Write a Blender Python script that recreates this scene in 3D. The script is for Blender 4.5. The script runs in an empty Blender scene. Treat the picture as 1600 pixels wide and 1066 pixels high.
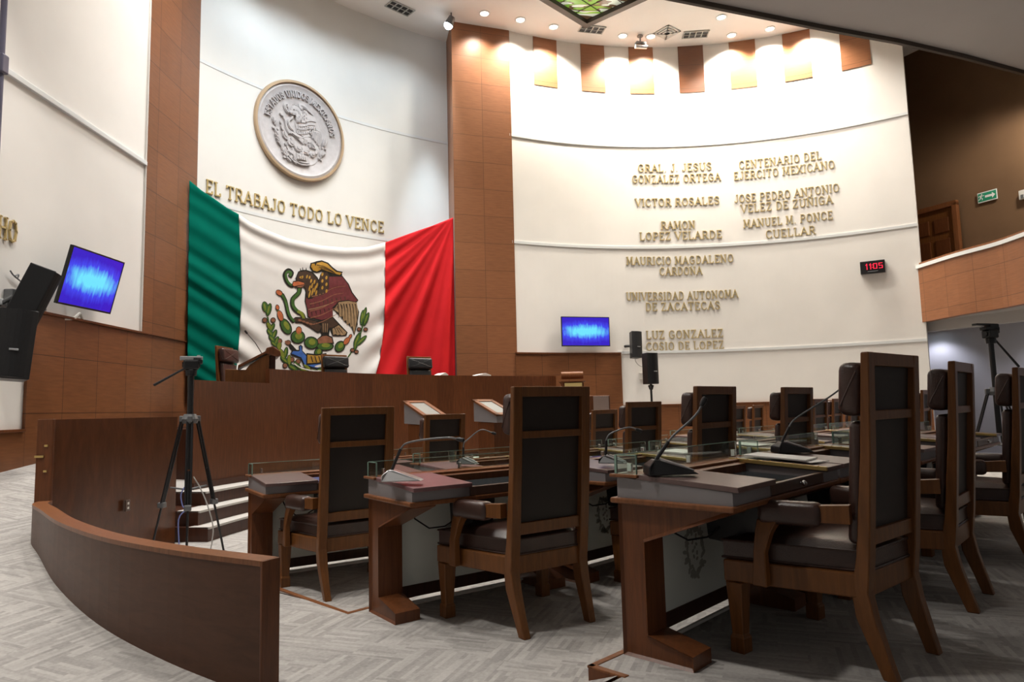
import bpy, bmesh, math, random
from mathutils import Vector, Matrix
random.seed(7)
PI = math.pi
R = math.radians
sc = bpy.context.scene
col = sc.collection

# ------------------------------------------------------------------ camera
EYE = 1.21
FPX = 1066.0
TH, RO = R(5.7), R(1.4)
cf = Vector((0, math.cos(TH), math.sin(TH)))
cu0 = Vector((0, -math.sin(TH), math.cos(TH)))
cr0 = Vector((1, 0, 0))
cr = cr0 * math.cos(RO) - cu0 * math.sin(RO)
cu = cu0 * math.cos(RO) + cr0 * math.sin(RO)
cam_data = bpy.data.cameras.new('camera')
cam = bpy.data.objects.new('camera', cam_data)
col.objects.link(cam)
cam_data.sensor_width = 36.0
cam_data.lens = FPX / 1600 * 36.0
cam_data.clip_start = 0.05
cam_data.clip_end = 200
cam.matrix_world = Matrix(((cr.x, cu.x, -cf.x, 0), (cr.y, cu.y, -cf.y, 0), (cr.z, cu.z, -cf.z, EYE), (0, 0, 0, 1)))
sc.camera = cam

# ------------------------------------------------------------------ world and colour management
w = bpy.data.worlds.new('world')
sc.world = w
w.use_nodes = True
w.node_tree.nodes['Background'].inputs[0].default_value = (1.0, 0.96, 0.92, 1)
w.node_tree.nodes['Background'].inputs[1].default_value = 0.15
sc.view_settings.view_transform = 'Standard'
sc.view_settings.look = 'None'
sc.view_settings.exposure = 0.0
sc.view_settings.gamma = 1.0
sc.view_settings.use_curve_mapping = False
try:
    sc.cycles.caustics_reflective = False
    sc.cycles.caustics_refractive = False
    sc.cycles.use_light_tree = True
except Exception:
    pass

# light levels set for the hall lamps
P_HALL = 550.0      # added fill downlights of hall and soffit (W each)
P_WASH = 640.0      # downlights along the inscription wall
P_NICHE = 180.0     # cool spots on the flag niche

# ------------------------------------------------------------------ survey helpers
# a direction from the eye through a pixel of the 1600x1066 photograph, used to survey real positions
def ray(x, y):
    return cf * FPX + cr * (x - 800) - cu * (y - 533)

def at_z(x, y, z):
    d = ray(x, y)
    t = (z - EYE) / d.z
    return Vector((d.x * t, d.y * t, z))

def at_plane(x, y, p, n):
    d = ray(x, y)
    t = (p[0] * n[0] + p[1] * n[1]) / (d.x * n[0] + d.y * n[1])
    return Vector((d.x * t, d.y * t, d.z * t + EYE))

def at_y(x, y, Y):
    d = ray(x, y)
    t = Y / d.y
    return Vector((d.x * t, Y, d.z * t + EYE))

def at_circle(x, y, c, r):
    d = ray(x, y)
    a = d.x ** 2 + d.y ** 2
    b = -2 * (d.x * c[0] + d.y * c[1])
    q = c[0] ** 2 + c[1] ** 2 - r * r
    t = (-b + math.sqrt(b * b - 4 * a * q)) / (2 * a)
    return Vector((d.x * t, d.y * t, d.z * t + EYE))

CN, RN = (3.57, 6.38), 10.03      # flag niche: a circular wall
CW, RW = (3.80, 7.35), 8.25       # inscription wall: a circular wall
XL = -5.25                        # left wall
ZC = 9.76                         # hall ceiling

# ------------------------------------------------------------------ materials
def new_mat(name):
    m = bpy.data.materials.new(name)
    m.use_nodes = True
    return m, m.node_tree.nodes, m.node_tree.links, m.node_tree.nodes['Principled BSDF']

def plain(name, c, rough=0.5, metal=0.0, spec=0.5, emit=None, estr=0.0, coat=0.0):
    m, n, l, b = new_mat(name)
    b.inputs['Base Color'].default_value = (*c, 1)
    b.inputs['Roughness'].default_value = rough
    b.inputs['Metallic'].default_value = metal
    b.inputs['Specular IOR Level'].default_value = spec
    if coat:
        b.inputs['Coat Weight'].default_value = coat
        b.inputs['Coat Roughness'].default_value = 0.15
    if emit:
        b.inputs['Emission Color'].default_value = (*emit, 1)
        b.inputs['Emission Strength'].default_value = estr
    return m

def mottled(name, c, var=0.15, scale=6.0, rough=0.6, spec=0.4, bump=0.0, bscale=80.0):
    m, n, l, b = new_mat(name)
    tc = n.new('ShaderNodeTexCoord')
    no = n.new('ShaderNodeTexNoise')
    no.inputs['Scale'].default_value = scale
    no.inputs['Detail'].default_value = 4
    l.new(tc.outputs['Object'], no.inputs['Vector'])
    r = n.new('ShaderNodeValToRGB')
    r.color_ramp.elements[0].position = 0.3
    r.color_ramp.elements[1].position = 0.7
    r.color_ramp.elements[0].color = (*[v * (1 - var) for v in c], 1)
    r.color_ramp.elements[1].color = (*[min(1, v * (1 + var)) for v in c], 1)
    l.new(no.outputs['Fac'], r.inputs['Fac'])
    l.new(r.outputs['Color'], b.inputs['Base Color'])
    b.inputs['Roughness'].default_value = rough
    b.inputs['Specular IOR Level'].default_value = spec
    if bump:
        n2 = n.new('ShaderNodeTexNoise')
        n2.inputs['Scale'].default_value = bscale
        n2.inputs['Detail'].default_value = 3
        l.new(tc.outputs['Object'], n2.inputs['Vector'])
        bp = n.new('ShaderNodeBump')
        bp.inputs['Strength'].default_value = bump
        bp.inputs['Distance'].default_value = 0.01
        l.new(n2.outputs['Fac'], bp.inputs['Height'])
        l.new(bp.outputs['Normal'], b.inputs['Normal'])
    return m

def wood(name, c, var=0.35, stretch=(14, 14, 1.2), rough=0.35, spec=0.32, coat=0.0):
    m, n, l, b = new_mat(name)
    tc = n.new('ShaderNodeTexCoord')
    mp = n.new('ShaderNodeMapping')
    mp.inputs['Scale'].default_value = stretch
    no = n.new('ShaderNodeTexNoise')
    no.inputs['Scale'].default_value = 3.0
    no.inputs['Detail'].default_value = 6
    no.inputs['Roughness'].default_value = 0.65
    no.inputs['Distortion'].default_value = 0.6
    l.new(tc.outputs['Object'], mp.inputs['Vector'])
    l.new(mp.outputs['Vector'], no.inputs['Vector'])
    r = n.new('ShaderNodeValToRGB')
    r.color_ramp.elements[0].position = 0.3
    r.color_ramp.elements[1].position = 0.72
    r.color_ramp.elements[0].color = (*[v * (1 - var) for v in c], 1)
    r.color_ramp.elements[1].color = (*[min(1, v * (1 + var)) for v in c], 1)
    l.new(no.outputs['Fac'], r.inputs['Fac'])
    l.new(r.outputs['Color'], b.inputs['Base Color'])
    b.inputs['Roughness'].default_value = rough
    b.inputs['Specular IOR Level'].default_value = spec
    if coat:
        b.inputs['Coat Weight'].default_value = coat
        b.inputs['Coat Roughness'].default_value = 0.2
    return m

def tiles(name, c, tw, th, mortar=0.006, joint=(0.05, 0.02, 0.01), var=0.22, rough=0.4, spec=0.5, offset=0.0, grain=(1.0, 9.0), voff=0.0, uoff=0.0, vary=0.28):
    """Veneer tiles laid by UV in metres: thin dark joints, one tone per tile, a fine grain."""
    m, n, l, b = new_mat(name)
    uv = n.new('ShaderNodeUVMap')
    mp = n.new('ShaderNodeMapping')
    mp.inputs['Location'].default_value = (uoff, voff, 0)
    l.new(uv.outputs['UV'], mp.inputs['Vector'])
    br = n.new('ShaderNodeTexBrick')
    br.offset = offset
    br.squash = 1.0
    br.inputs['Scale'].default_value = 1.0
    br.inputs['Brick Width'].default_value = tw
    br.inputs['Row Height'].default_value = th
    br.inputs['Mortar Size'].default_value = mortar
    br.inputs['Mortar Smooth'].default_value = 0.1
    br.inputs['Color1'].default_value = (1 - vary, 1 - vary, 1 - vary, 1)
    br.inputs['Color2'].default_value = (1 + vary * 0.6, 1 + vary * 0.6, 1 + vary * 0.6, 1)
    br.inputs['Mortar'].default_value = (1, 1, 1, 1)
    l.new(mp.outputs['Vector'], br.inputs['Vector'])
    mg = n.new('ShaderNodeMapping')
    mg.inputs['Scale'].default_value = (grain[0], grain[1], 1)
    l.new(uv.outputs['UV'], mg.inputs['Vector'])
    no = n.new('ShaderNodeTexNoise')
    no.inputs['Scale'].default_value = 5.0
    no.inputs['Detail'].default_value = 6
    no.inputs['Roughness'].default_value = 0.6
    l.new(mg.outputs['Vector'], no.inputs['Vector'])
    r = n.new('ShaderNodeValToRGB')
    r.color_ramp.elements[0].position = 0.3
    r.color_ramp.elements[1].position = 0.7
    r.color_ramp.elements[0].color = (*[v * (1 - var) for v in c], 1)
    r.color_ramp.elements[1].color = (*[min(1, v * (1 + var)) for v in c], 1)
    l.new(no.outputs['Fac'], r.inputs['Fac'])
    mu = n.new('ShaderNodeMixRGB')
    mu.blend_type = 'MULTIPLY'
    mu.inputs['Fac'].default_value = 1.0
    l.new(r.outputs['Color'], mu.inputs['Color1'])
    l.new(br.outputs['Color'], mu.inputs['Color2'])
    mx = n.new('ShaderNodeMixRGB')
    l.new(br.outputs['Fac'], mx.inputs['Fac'])
    l.new(mu.outputs['Color'], mx.inputs['Color1'])
    mx.inputs['Color2'].default_value = (*joint, 1)
    l.new(mx.outputs['Color'], b.inputs['Base Color'])
    b.inputs['Roughness'].default_value = rough
    b.inputs['Specular IOR Level'].default_value = spec
    return m

def carpet_mat(name, dark, light):
    """Loop carpet in a basket of short strips laid two ways."""
    m, n, l, b = new_mat(name)
    tc = n.new('ShaderNodeTexCoord')
    def strips(rot, w, h):
        mp = n.new('ShaderNodeMapping')
        mp.inputs['Rotation'].default_value = (0, 0, R(rot))
        l.new(tc.outputs['Object'], mp.inputs['Vector'])
        br = n.new('ShaderNodeTexBrick')
        br.offset = 0.37
        br.inputs['Scale'].default_value = 1
        br.inputs['Brick Width'].default_value = w
        br.inputs['Row Height'].default_value = h
        br.inputs['Mortar Size'].default_value = 0.0
        br.inputs['Color1'].default_value = (0, 0, 0, 1)
        br.inputs['Color2'].default_value = (1, 1, 1, 1)
        l.new(mp.outputs['Vector'], br.inputs['Vector'])
        return br.outputs['Color'], mp
    a, mpa = strips(20, 0.21, 0.021)
    c, mpc = strips(110, 0.21, 0.021)
    # which way a square is laid
    sel = n.new('ShaderNodeTexBrick')
    sel.offset = 0.5
    sel.inputs['Scale'].default_value = 1
    sel.inputs['Brick Width'].default_value = 0.23
    sel.inputs['Row Height'].default_value = 0.19
    sel.inputs['Mortar Size'].default_value = 0.0
    sel.inputs['Color1'].default_value = (0, 0, 0, 1)
    sel.inputs['Color2'].default_value = (1, 1, 1, 1)
    l.new(mpa.outputs['Vector'], sel.inputs['Vector'])
    gt = n.new('ShaderNodeMath')
    gt.operation = 'GREATER_THAN'
    gt.inputs[1].default_value = 0.5
    l.new(sel.outputs['Color'], gt.inputs[0])
    mx = n.new('ShaderNodeMixRGB')
    l.new(gt.outputs[0], mx.inputs['Fac'])
    l.new(a, mx.inputs['Color1'])
    l.new(c, mx.inputs['Color2'])
    fine = n.new('ShaderNodeTexNoise')
    fine.inputs['Scale'].default_value = 60
    fine.inputs['Detail'].default_value = 3
    l.new(tc.outputs['Object'], fine.inputs['Vector'])
    big = n.new('ShaderNodeTexNoise')
    big.inputs['Scale'].default_value = 2.2
    big.inputs['Detail'].default_value = 3
    l.new(tc.outputs['Object'], big.inputs['Vector'])
    m1 = n.new('ShaderNodeMixRGB')
    m1.inputs['Fac'].default_value = 0.55
    l.new(mx.outputs['Color'], m1.inputs['Color1'])
    l.new(fine.outputs['Fac'], m1.inputs['Color2'])
    m2 = n.new('ShaderNodeMixRGB')
    m2.inputs['Fac'].default_value = 0.3
    l.new(m1.outputs['Color'], m2.inputs['Color1'])
    l.new(big.outputs['Fac'], m2.inputs['Color2'])
    r = n.new('ShaderNodeValToRGB')
    r.color_ramp.elements[0].position = 0.1
    r.color_ramp.elements[1].position = 0.9
    r.color_ramp.elements[0].color = (*dark, 1)
    r.color_ramp.elements[1].color = (*light, 1)
    l.new(m2.outputs['Color'], r.inputs['Fac'])
    l.new(r.outputs['Color'], b.inputs['Base Color'])
    b.inputs['Roughness'].default_value = 0.95
    b.inputs['Specular IOR Level'].default_value = 0.1
    bp = n.new('ShaderNodeBump')
    bp.inputs['Strength'].default_value = 0.25
    bp.inputs['Distance'].default_value = 0.004
    l.new(fine.outputs['Fac'], bp.inputs['Height'])
    l.new(bp.outputs['Normal'], b.inputs['Normal'])
    return m

def screen_mat(name):
    m, n, l, b = new_mat(name)
    tc = n.new('ShaderNodeTexCoord')
    mp = n.new('ShaderNodeMapping')
    mp.inputs['Rotation'].default_value = (0, 0, R(18))
    mp.inputs['Scale'].default_value = (1.15, 2.3, 0)
    l.new(tc.outputs['Object'], mp.inputs['Vector'])
    gr = n.new('ShaderNodeTexGradient')
    gr.gradient_type = 'SPHERICAL'
    l.new(mp.outputs['Vector'], gr.inputs['Vector'])
    ms = n.new('ShaderNodeMapping')
    ms.inputs['Scale'].default_value = (16, 3, 1)
    l.new(tc.outputs['Object'], ms.inputs['Vector'])
    no = n.new('ShaderNodeTexNoise')
    no.inputs['Scale'].default_value = 1.4
    no.inputs['Detail'].default_value = 4
    l.new(ms.outputs['Vector'], no.inputs['Vector'])
    mt = n.new('ShaderNodeMath')
    mt.operation = 'MULTIPLY_ADD'
    mt.inputs[1].default_value = 0.55
    mt.inputs[2].default_value = -0.27
    l.new(no.outputs['Fac'], mt.inputs[0])
    ad = n.new('ShaderNodeMath')
    ad.operation = 'ADD'
    l.new(gr.outputs['Fac'], ad.inputs[0])
    l.new(mt.outputs[0], ad.inputs[1])
    r = n.new('ShaderNodeValToRGB')
    e = r.color_ramp.elements
    e[0].position, e[0].color = 0.05, (0.035, 0.012, 0.55, 1)
    e[1].position, e[1].color = 0.75, (0.16, 0.78, 1.0, 1)
    x = e.new(0.38)
    x.color = (0.05, 0.06, 0.85, 1)
    l.new(ad.outputs[0], r.inputs['Fac'])
    b.inputs['Base Color'].default_value = (0.01, 0.01, 0.012, 1)
    b.inputs['Roughness'].default_value = 0.15
    l.new(r.outputs['Color'], b.inputs['Emission Color'])
    b.inputs['Emission Strength'].default_value = 1.0
    return m

def glass_mat(name, c=(0.86, 0.97, 0.92)):
    m, n, l, b = new_mat(name)
    b.inputs['Base Color'].default_value = (*c, 1)
    b.inputs['Roughness'].default_value = 0.02
    b.inputs['Transmission Weight'].default_value = 1.0
    b.inputs['IOR'].default_value = 1.45
    return m

def skylight_mat(name):
    m, n, l, b = new_mat(name)
    tc = n.new('ShaderNodeTexCoord')
    mp = n.new('ShaderNodeMapping')
    mp.inputs['Scale'].default_value = (0.9, 2.4, 1)
    l.new(tc.outputs['Object'], mp.inputs['Vector'])
    no = n.new('ShaderNodeTexNoise')
    no.inputs['Scale'].default_value = 0.9
    no.inputs['Detail'].default_value = 1
    no.inputs['Distortion'].default_value = 1.5
    l.new(mp.outputs['Vector'], no.inputs['Vector'])
    r = n.new('ShaderNodeValToRGB')
    r.color_ramp.interpolation = 'CONSTANT'
    e = r.color_ramp.elements
    e[0].position, e[0].color = 0.0, (0.16, 0.34, 0.04, 1)
    e[1].position, e[1].color = 0.5, (0.55, 0.60, 0.50, 1)
    x = e.new(0.42)
    x.color = (0.10, 0.06, 0.03, 1)
    x = e.new(0.62)
    x.color = (0.22, 0.42, 0.05, 1)
    l.new(no.outputs['Fac'], r.inputs['Fac'])
    l.new(r.outputs['Color'], b.inputs['Base Color'])
    l.new(r.outputs['Color'], b.inputs['Emission Color'])
    b.inputs['Emission Strength'].default_value = 0.55
    b.inputs['Roughness'].default_value = 0.2
    return m

M = {}
M['plaster'] = mottled('cream_plaster', (0.82, 0.795, 0.755), 0.03, 1.2, 0.75, 0.25)
M['plaster_cool'] = mottled('white_plaster', (0.76, 0.755, 0.72), 0.03, 1.2, 0.75, 0.25)
M['trim'] = plain('white_rail_paint', (0.72, 0.74, 0.74), 0.4)
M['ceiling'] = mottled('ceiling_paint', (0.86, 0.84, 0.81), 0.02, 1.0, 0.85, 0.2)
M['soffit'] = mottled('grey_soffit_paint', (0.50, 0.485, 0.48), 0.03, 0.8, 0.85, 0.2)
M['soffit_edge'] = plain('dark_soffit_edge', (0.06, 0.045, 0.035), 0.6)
M['tile'] = tiles('wood_wall_tiles', (0.205, 0.080, 0.032), 0.64, 0.645, 0.004, (0.05, 0.022, 0.012), 0.16, 0.34, 0.34, 0.0, (0.8, 8), vary=0.13)
M['tile_pale'] = tiles('light_wood_wall_tiles', (0.26, 0.104, 0.044), 0.67, 0.60, 0.004, (0.10, 0.045, 0.02), 0.14, 0.4, 0.4, 0.0, (0.8, 8), vary=0.10, uoff=-0.181)
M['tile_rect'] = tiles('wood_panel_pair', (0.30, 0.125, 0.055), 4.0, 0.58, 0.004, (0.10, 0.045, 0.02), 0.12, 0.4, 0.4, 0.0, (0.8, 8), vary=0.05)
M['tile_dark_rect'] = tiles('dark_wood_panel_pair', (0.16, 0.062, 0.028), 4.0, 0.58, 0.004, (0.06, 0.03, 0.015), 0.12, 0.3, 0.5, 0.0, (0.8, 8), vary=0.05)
M['veneer'] = tiles('dais_veneer', (0.125, 0.042, 0.0155), 0.34, 30.0, 0.0, (0.05, 0.02, 0.01), 0.3, 0.28, 0.32, 0.0, (10, 0.7), vary=0.22)
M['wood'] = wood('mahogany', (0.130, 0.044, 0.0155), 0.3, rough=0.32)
M['wood_pale'] = wood('mahogany_edge', (0.20, 0.075, 0.028), 0.25, rough=0.35)  # paler mahogany for caps, nosings and mouldings
M['wood_chair'] = wood('chair_wood', (0.160, 0.060, 0.0165), 0.28, rough=0.36)
M['wood_dark'] = wood('dark_mahogany', (0.055, 0.019, 0.010), 0.3, rough=0.35)
M['wood_barrier'] = wood('barrier_veneer', (0.090, 0.040, 0.022), 0.2, (1.6, 1.6, 8), rough=0.4, spec=0.2)
M['wood_wing'] = wood('wing_veneer', (0.092, 0.031, 0.0115), 0.26, (3, 3, 1.0), rough=0.25)
M['leather'] = mottled('brown_leather', (0.052, 0.025, 0.0185), 0.2, 9, 0.30, 0.5, 0.15, 160)
M['leather_black'] = mottled('black_leather', (0.018, 0.018, 0.019), 0.2, 9, 0.36, 0.5, 0.15, 160)
M['back_cloth'] = mottled('dark_back_panel', (0.020, 0.0125, 0.0095), 0.2, 5, 0.55, 0.4)
M['grey_case'] = mottled('grey_laminate', (0.235, 0.22, 0.225), 0.05, 3, 0.45, 0.4)
M['pad'] = mottled('burgundy_desk_pad', (0.135, 0.085, 0.078), 0.1, 20, 0.30, 0.5)
M['pad_plum'] = mottled('plum_desk_pad', (0.20, 0.105, 0.11), 0.1, 20, 0.32, 0.5)
M['drawer'] = wood('drawer_front', (0.115, 0.070, 0.052), 0.15, rough=0.35)
M['board'] = mottled('white_modesty_board', (0.88, 0.91, 0.84), 0.03, 2, 0.6, 0.3)
M['etch'] = plain('etched_grey', (0.42, 0.42, 0.37), 0.7)
M['dark_glass'] = plain('dark_glass_insert', (0.035, 0.045, 0.05), 0.06, 0, 0.6)
M['glass'] = glass_mat('clear_green_glass')
M['glass_edge'] = plain('green_glass_edge', (0.20, 0.33, 0.27), 0.15)
M['pane_reflection'] = plain('grey_reflection_glass', (0.34, 0.35, 0.33), 0.12)  # grey-white reflection put into the pane's base colour
M['brass'] = plain('brass', (0.70, 0.52, 0.20), 0.32, 0.9)
M['gold'] = plain('gilt_letters', (0.60, 0.47, 0.22), 0.36, 0.35)
M['chrome'] = plain('chrome', (0.75, 0.75, 0.75), 0.15, 1.0)
M['steel'] = plain('brushed_steel', (0.55, 0.56, 0.58), 0.35, 0.9)
M['black'] = plain('black_plastic', (0.012, 0.012, 0.013), 0.38)
M['black_mesh'] = mottled('black_grille', (0.013, 0.013, 0.014), 0.3, 300, 0.6, 0.3)
M['grey_metal'] = plain('grey_painted_metal', (0.16, 0.165, 0.17), 0.4, 0.3)
M['mic_silver'] = plain('silver_plastic', (0.50, 0.50, 0.50), 0.28, 0.6)
M['white_plastic'] = plain('white_plastic', (0.72, 0.70, 0.65), 0.4)
M['paper'] = plain('paper', (0.86, 0.85, 0.80), 0.7)
M['screen'] = screen_mat('blue_screen')
M['carpet'] = carpet_mat('carpet', (0.20, 0.19, 0.18), (0.54, 0.515, 0.487))
M['nosing'] = plain('pale_step_carpet', (0.50, 0.48, 0.45), 0.85)
M['green'] = mottled('green_cloth', (0.0, 0.125, 0.088), 0.06, 3, 0.9, 0.04)
M['white_cloth'] = mottled('white_cloth', (0.74, 0.72, 0.69), 0.02, 3, 0.85, 0.2)
M['red'] = mottled('red_cloth', (0.62, 0.022, 0.026), 0.06, 3, 0.9, 0.05)
M['silver_relief'] = mottled('silver_paint', (0.50, 0.48, 0.485), 0.10, 9, 0.45, 0.5)
M['coin_rim'] = plain('gilt_rim', (0.50, 0.37, 0.24), 0.4, 0.4)
M['brown_wall'] = mottled('brown_gallery_wall', (0.185, 0.108, 0.058), 0.12, 0.9, 0.8, 0.2)
M['lavender_lit_wall'] = mottled('pale_lobby_wall', (0.62, 0.62, 0.66), 0.02, 1, 0.8, 0.2)  # lavender of the lobby light put into a white wall's colour
M['grey_beam'] = mottled('grey_gallery_soffit', (0.44, 0.42, 0.40), 0.02, 1, 0.8, 0.2)
M['sign_green'] = plain('sign_green', (0.02, 0.30, 0.16), 0.4)
M['sign_white'] = plain('sign_white', (0.85, 0.87, 0.85), 0.4)
M['led_red'] = plain('red_led', (0.3, 0.0, 0.0), 0.4, emit=(1.0, 0.02, 0.06), estr=1.6)
M['lamp_warm'] = plain('warm_lamp', (1, 1, 1), 0.4, emit=(1.0, 0.90, 0.74), estr=9)
M['lamp_cool'] = plain('cool_lamp', (1, 1, 1), 0.4, emit=(0.78, 0.90, 1.0), estr=14)
M['vent'] = plain('vent_metal', (0.45, 0.45, 0.43), 0.5)
M['vent_dark'] = plain('vent_shadow', (0.03, 0.03, 0.03), 0.8)
M['skylight'] = skylight_mat('stained_glass')
M['blue_dark'] = plain('dark_blue_paint', (0.09, 0.085, 0.13), 0.4)
M['yellow_plaque'] = plain('yellow_plaque', (0.55, 0.42, 0.16), 0.5)
M['pink_grey'] = mottled('pinkish_grey_panel', (0.33, 0.25, 0.22), 0.05, 3, 0.4, 0.4)
M['cable_blue'] = plain('blue_cable', (0.20, 0.24, 0.55), 0.5)
M['cable_grey'] = plain('grey_cable', (0.42, 0.40, 0.38), 0.5)

# ------------------------------------------------------------------ mesh helpers
def obj(name, bm, mat, parent=None, smooth=False, angle=35):
    me = bpy.data.meshes.new(name)
    bmesh.ops.recalc_face_normals(bm, faces=bm.faces)
    bm.to_mesh(me)
    bm.free()
    for mm in (mat if isinstance(mat, (list, tuple)) else [mat]):
        me.materials.append(mm)
    if smooth:
        for p in me.polygons:
            p.use_smooth = True
        try:
            me.set_sharp_from_angle(angle=R(angle))
        except Exception:
            pass
    o = bpy.data.objects.new(name, me)
    col.objects.link(o)
    if parent:
        o.parent = parent
    return o

def thing(name, label, cat, loc=(0, 0, 0), rz=0.0, group=None):
    o = bpy.data.objects.new(name, None)
    o.empty_display_size = 0.1
    col.objects.link(o)
    o.location = loc
    o.rotation_euler = (0, 0, rz)
    return tag(o, label, cat, group)

def tag(o, label, cat, group=None):
    o['label'] = label
    o['category'] = cat
    if group:
        o['group'] = group
    return o

def struct(o, label=None):
    o['kind'] = 'structure'
    if label:
        o['label'] = label
    return o

def copy_tree(o, label, group=None):
    c = o.copy()
    col.objects.link(c)
    c['label'] = label
    if group:
        c['group'] = group
    for ch in list(o.children):
        d = ch.copy()
        col.objects.link(d)
        d.parent = c
        for g in list(ch.children):
            e = g.copy()
            col.objects.link(e)
            e.parent = d
    return c

def BM():
    return bmesh.new()

def bevel(bm, faces_or_verts, off, seg=2):
    bm.normal_update()
    es = set()
    for v in faces_or_verts:
        for e in v.link_edges:
            es.add(e)
    bmesh.ops.bevel(bm, geom=list(es), offset=off, segments=seg, affect='EDGES', profile=0.5)

def box(bm, c, s, bev=0.0, mat=None, mi=0, seg=2):
    r = bmesh.ops.create_cube(bm, size=1.0)
    vs = r['verts']
    for v in vs:
        v.co = Vector((v.co.x * s[0], v.co.y * s[1], v.co.z * s[2]))
    fs = set(f for v in vs for f in v.link_faces)
    for f in fs:
        f.material_index = mi
    mtx = Matrix.Translation(c) @ (mat.to_4x4() if mat else Matrix.Identity(4))
    for v in vs:
        v.co = mtx @ v.co
    if bev:
        bevel(bm, vs, bev, seg)
    return vs

def prism(bm, pts, a, b, axes='xz', bev=0.0, mi=0, seg=2):
    """Outline pts in the two named axes, extruded from a to b along the third."""
    ax = 'xyz'
    i, j = ax.index(axes[0]), ax.index(axes[1])
    k = 3 - i - j
    def mk(p, h):
        v = [0, 0, 0]
        v[i], v[j], v[k] = p[0], p[1], h
        return bm.verts.new(v)
    A = [mk(p, a) for p in pts]
    B = [mk(p, b) for p in pts]
    fs = [bm.faces.new(A), bm.faces.new(list(reversed(B)))]
    nn = len(pts)
    for q in range(nn):
        fs.append(bm.faces.new((A[q], B[q], B[(q + 1) % nn], A[(q + 1) % nn])))
    for f in fs:
        f.material_index = mi
    if bev:
        bevel(bm, A + B, bev, seg)
    return fs

def tube(bm, pts, r, seg=8, mi=0, cap=True):
    pts = [Vector(p) for p in pts]
    rs = r if isinstance(r, (list, tuple)) else [r] * len(pts)
    rings = []
    up = Vector((0, 0, 1))
    prev = None
    for i, p in enumerate(pts):
        t = (pts[min(i + 1, len(pts) - 1)] - pts[max(i - 1, 0)]).normalized()
        if prev is None:
            a = t.cross(up)
            if a.length < 1e-3:
                a = t.cross(Vector((1, 0, 0)))
            a.normalize()
        else:
            a = (prev - t * prev.dot(t)).normalized()
        prev = a
        b = t.cross(a)
        rings.append([bm.verts.new(p + (a * math.cos(2 * PI * k / seg) + b * math.sin(2 * PI * k / seg)) * rs[i]) for k in range(seg)])
    for i in range(len(rings) - 1):
        for k in range(seg):
            f = bm.faces.new((rings[i][k], rings[i][(k + 1) % seg], rings[i + 1][(k + 1) % seg], rings[i + 1][k]))
            f.material_index = mi
    if cap:
        f = bm.faces.new(list(reversed(rings[0])))
        f.material_index = mi
        f = bm.faces.new(rings[-1])
        f.material_index = mi

def lathe(bm, prof, seg=24, mi=0, center=(0, 0, 0)):
    """prof: (radius, z) pairs, closed at both ends on the axis when radius is 0."""
    c = Vector(center)
    rings = []
    for (r, z) in prof:
        if r < 1e-6:
            rings.append([bm.verts.new(c + Vector((0, 0, z)))])
        else:
            rings.append([bm.verts.new(c + Vector((r * math.cos(2 * PI * k / seg), r * math.sin(2 * PI * k / seg), z))) for k in range(seg)])
    for i in range(len(rings) - 1):
        A, B = rings[i], rings[i + 1]
        for k in range(seg):
            k2 = (k + 1) % seg
            if len(A) == 1 and len(B) == 1:
                continue
            if len(A) == 1:
                f = bm.faces.new((A[0], B[k], B[k2]))
            elif len(B) == 1:
                f = bm.faces.new((A[k], A[k2], B[0]))
            else:
                f = bm.faces.new((A[k], A[k2], B[k2], B[k]))
            f.material_index = mi

def loft(bm, secs, mi=0):
    """secs: list of (center, half_x, half_y): rectangular sections in the local xy plane, joined into a post."""
    rings = []
    for (c, hx, hy) in secs:
        c = Vector(c)
        rings.append([bm.verts.new(c + Vector((sx * hx, sy * hy, 0))) for sx, sy in ((-1, -1), (1, -1), (1, 1), (-1, 1))])
    for i in range(len(rings) - 1):
        for k in range(4):
            f = bm.faces.new((rings[i][k], rings[i][(k + 1) % 4], rings[i + 1][(k + 1) % 4], rings[i + 1][k]))
            f.material_index = mi
    bm.faces.new(list(reversed(rings[0])))
    bm.faces.new(rings[-1])
    return rings

def soft_slab(bm, quad, z0, z1, bulge=0.02, bev=0.02, n=8):
    """An upholstered slab: four corners (x, y), crowned top."""
    q = [Vector((p[0], p[1], 0)) for p in quad]
    grid_top, grid_bot = [], []
    for i in range(n + 1):
        rt, rb = [], []
        for j in range(n + 1):
            u, v = i / n, j / n
            p = q[0] * (1 - u) * (1 - v) + q[1] * u * (1 - v) + q[2] * u * v + q[3] * (1 - u) * v
            k = (1 - (2 * u - 1) ** 4) * (1 - (2 * v - 1) ** 4)
            edge = min(u, 1 - u, v, 1 - v)
            rt.append(bm.verts.new((p.x, p.y, z1 + bulge * k - (bev * 0.6 if edge == 0 else 0))))
            rb.append(bm.verts.new((p.x, p.y, z0)) if edge == 0 else None)
        grid_top.append(rt)
        grid_bot.append(rb)
    for i in range(n):
        for j in range(n):
            bm.faces.new((grid_top[i][j], grid_top[i + 1][j], grid_top[i + 1][j + 1], grid_top[i][j + 1]))
    loop = [(i, 0) for i in range(n)] + [(n, j) for j in range(n)] + [(i, n) for i in range(n, 0, -1)] + [(0, j) for j in range(n, 0, -1)]
    for k in range(len(loop)):
        a, b = loop[k], loop[(k + 1) % len(loop)]
        bm.faces.new((grid_bot[a[0]][a[1]], grid_bot[b[0]][b[1]], grid_top[b[0]][b[1]], grid_top[a[0]][a[1]]))
    bm.faces.new([grid_bot[a][b] for a, b in reversed(loop)])

def arc(c, r, a0, a1, n=48):
    return [(c[0] + r * math.cos(R(a0 + (a1 - a0) * i / n)), c[1] + r * math.sin(R(a0 + (a1 - a0) * i / n))) for i in range(n + 1)]

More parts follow.
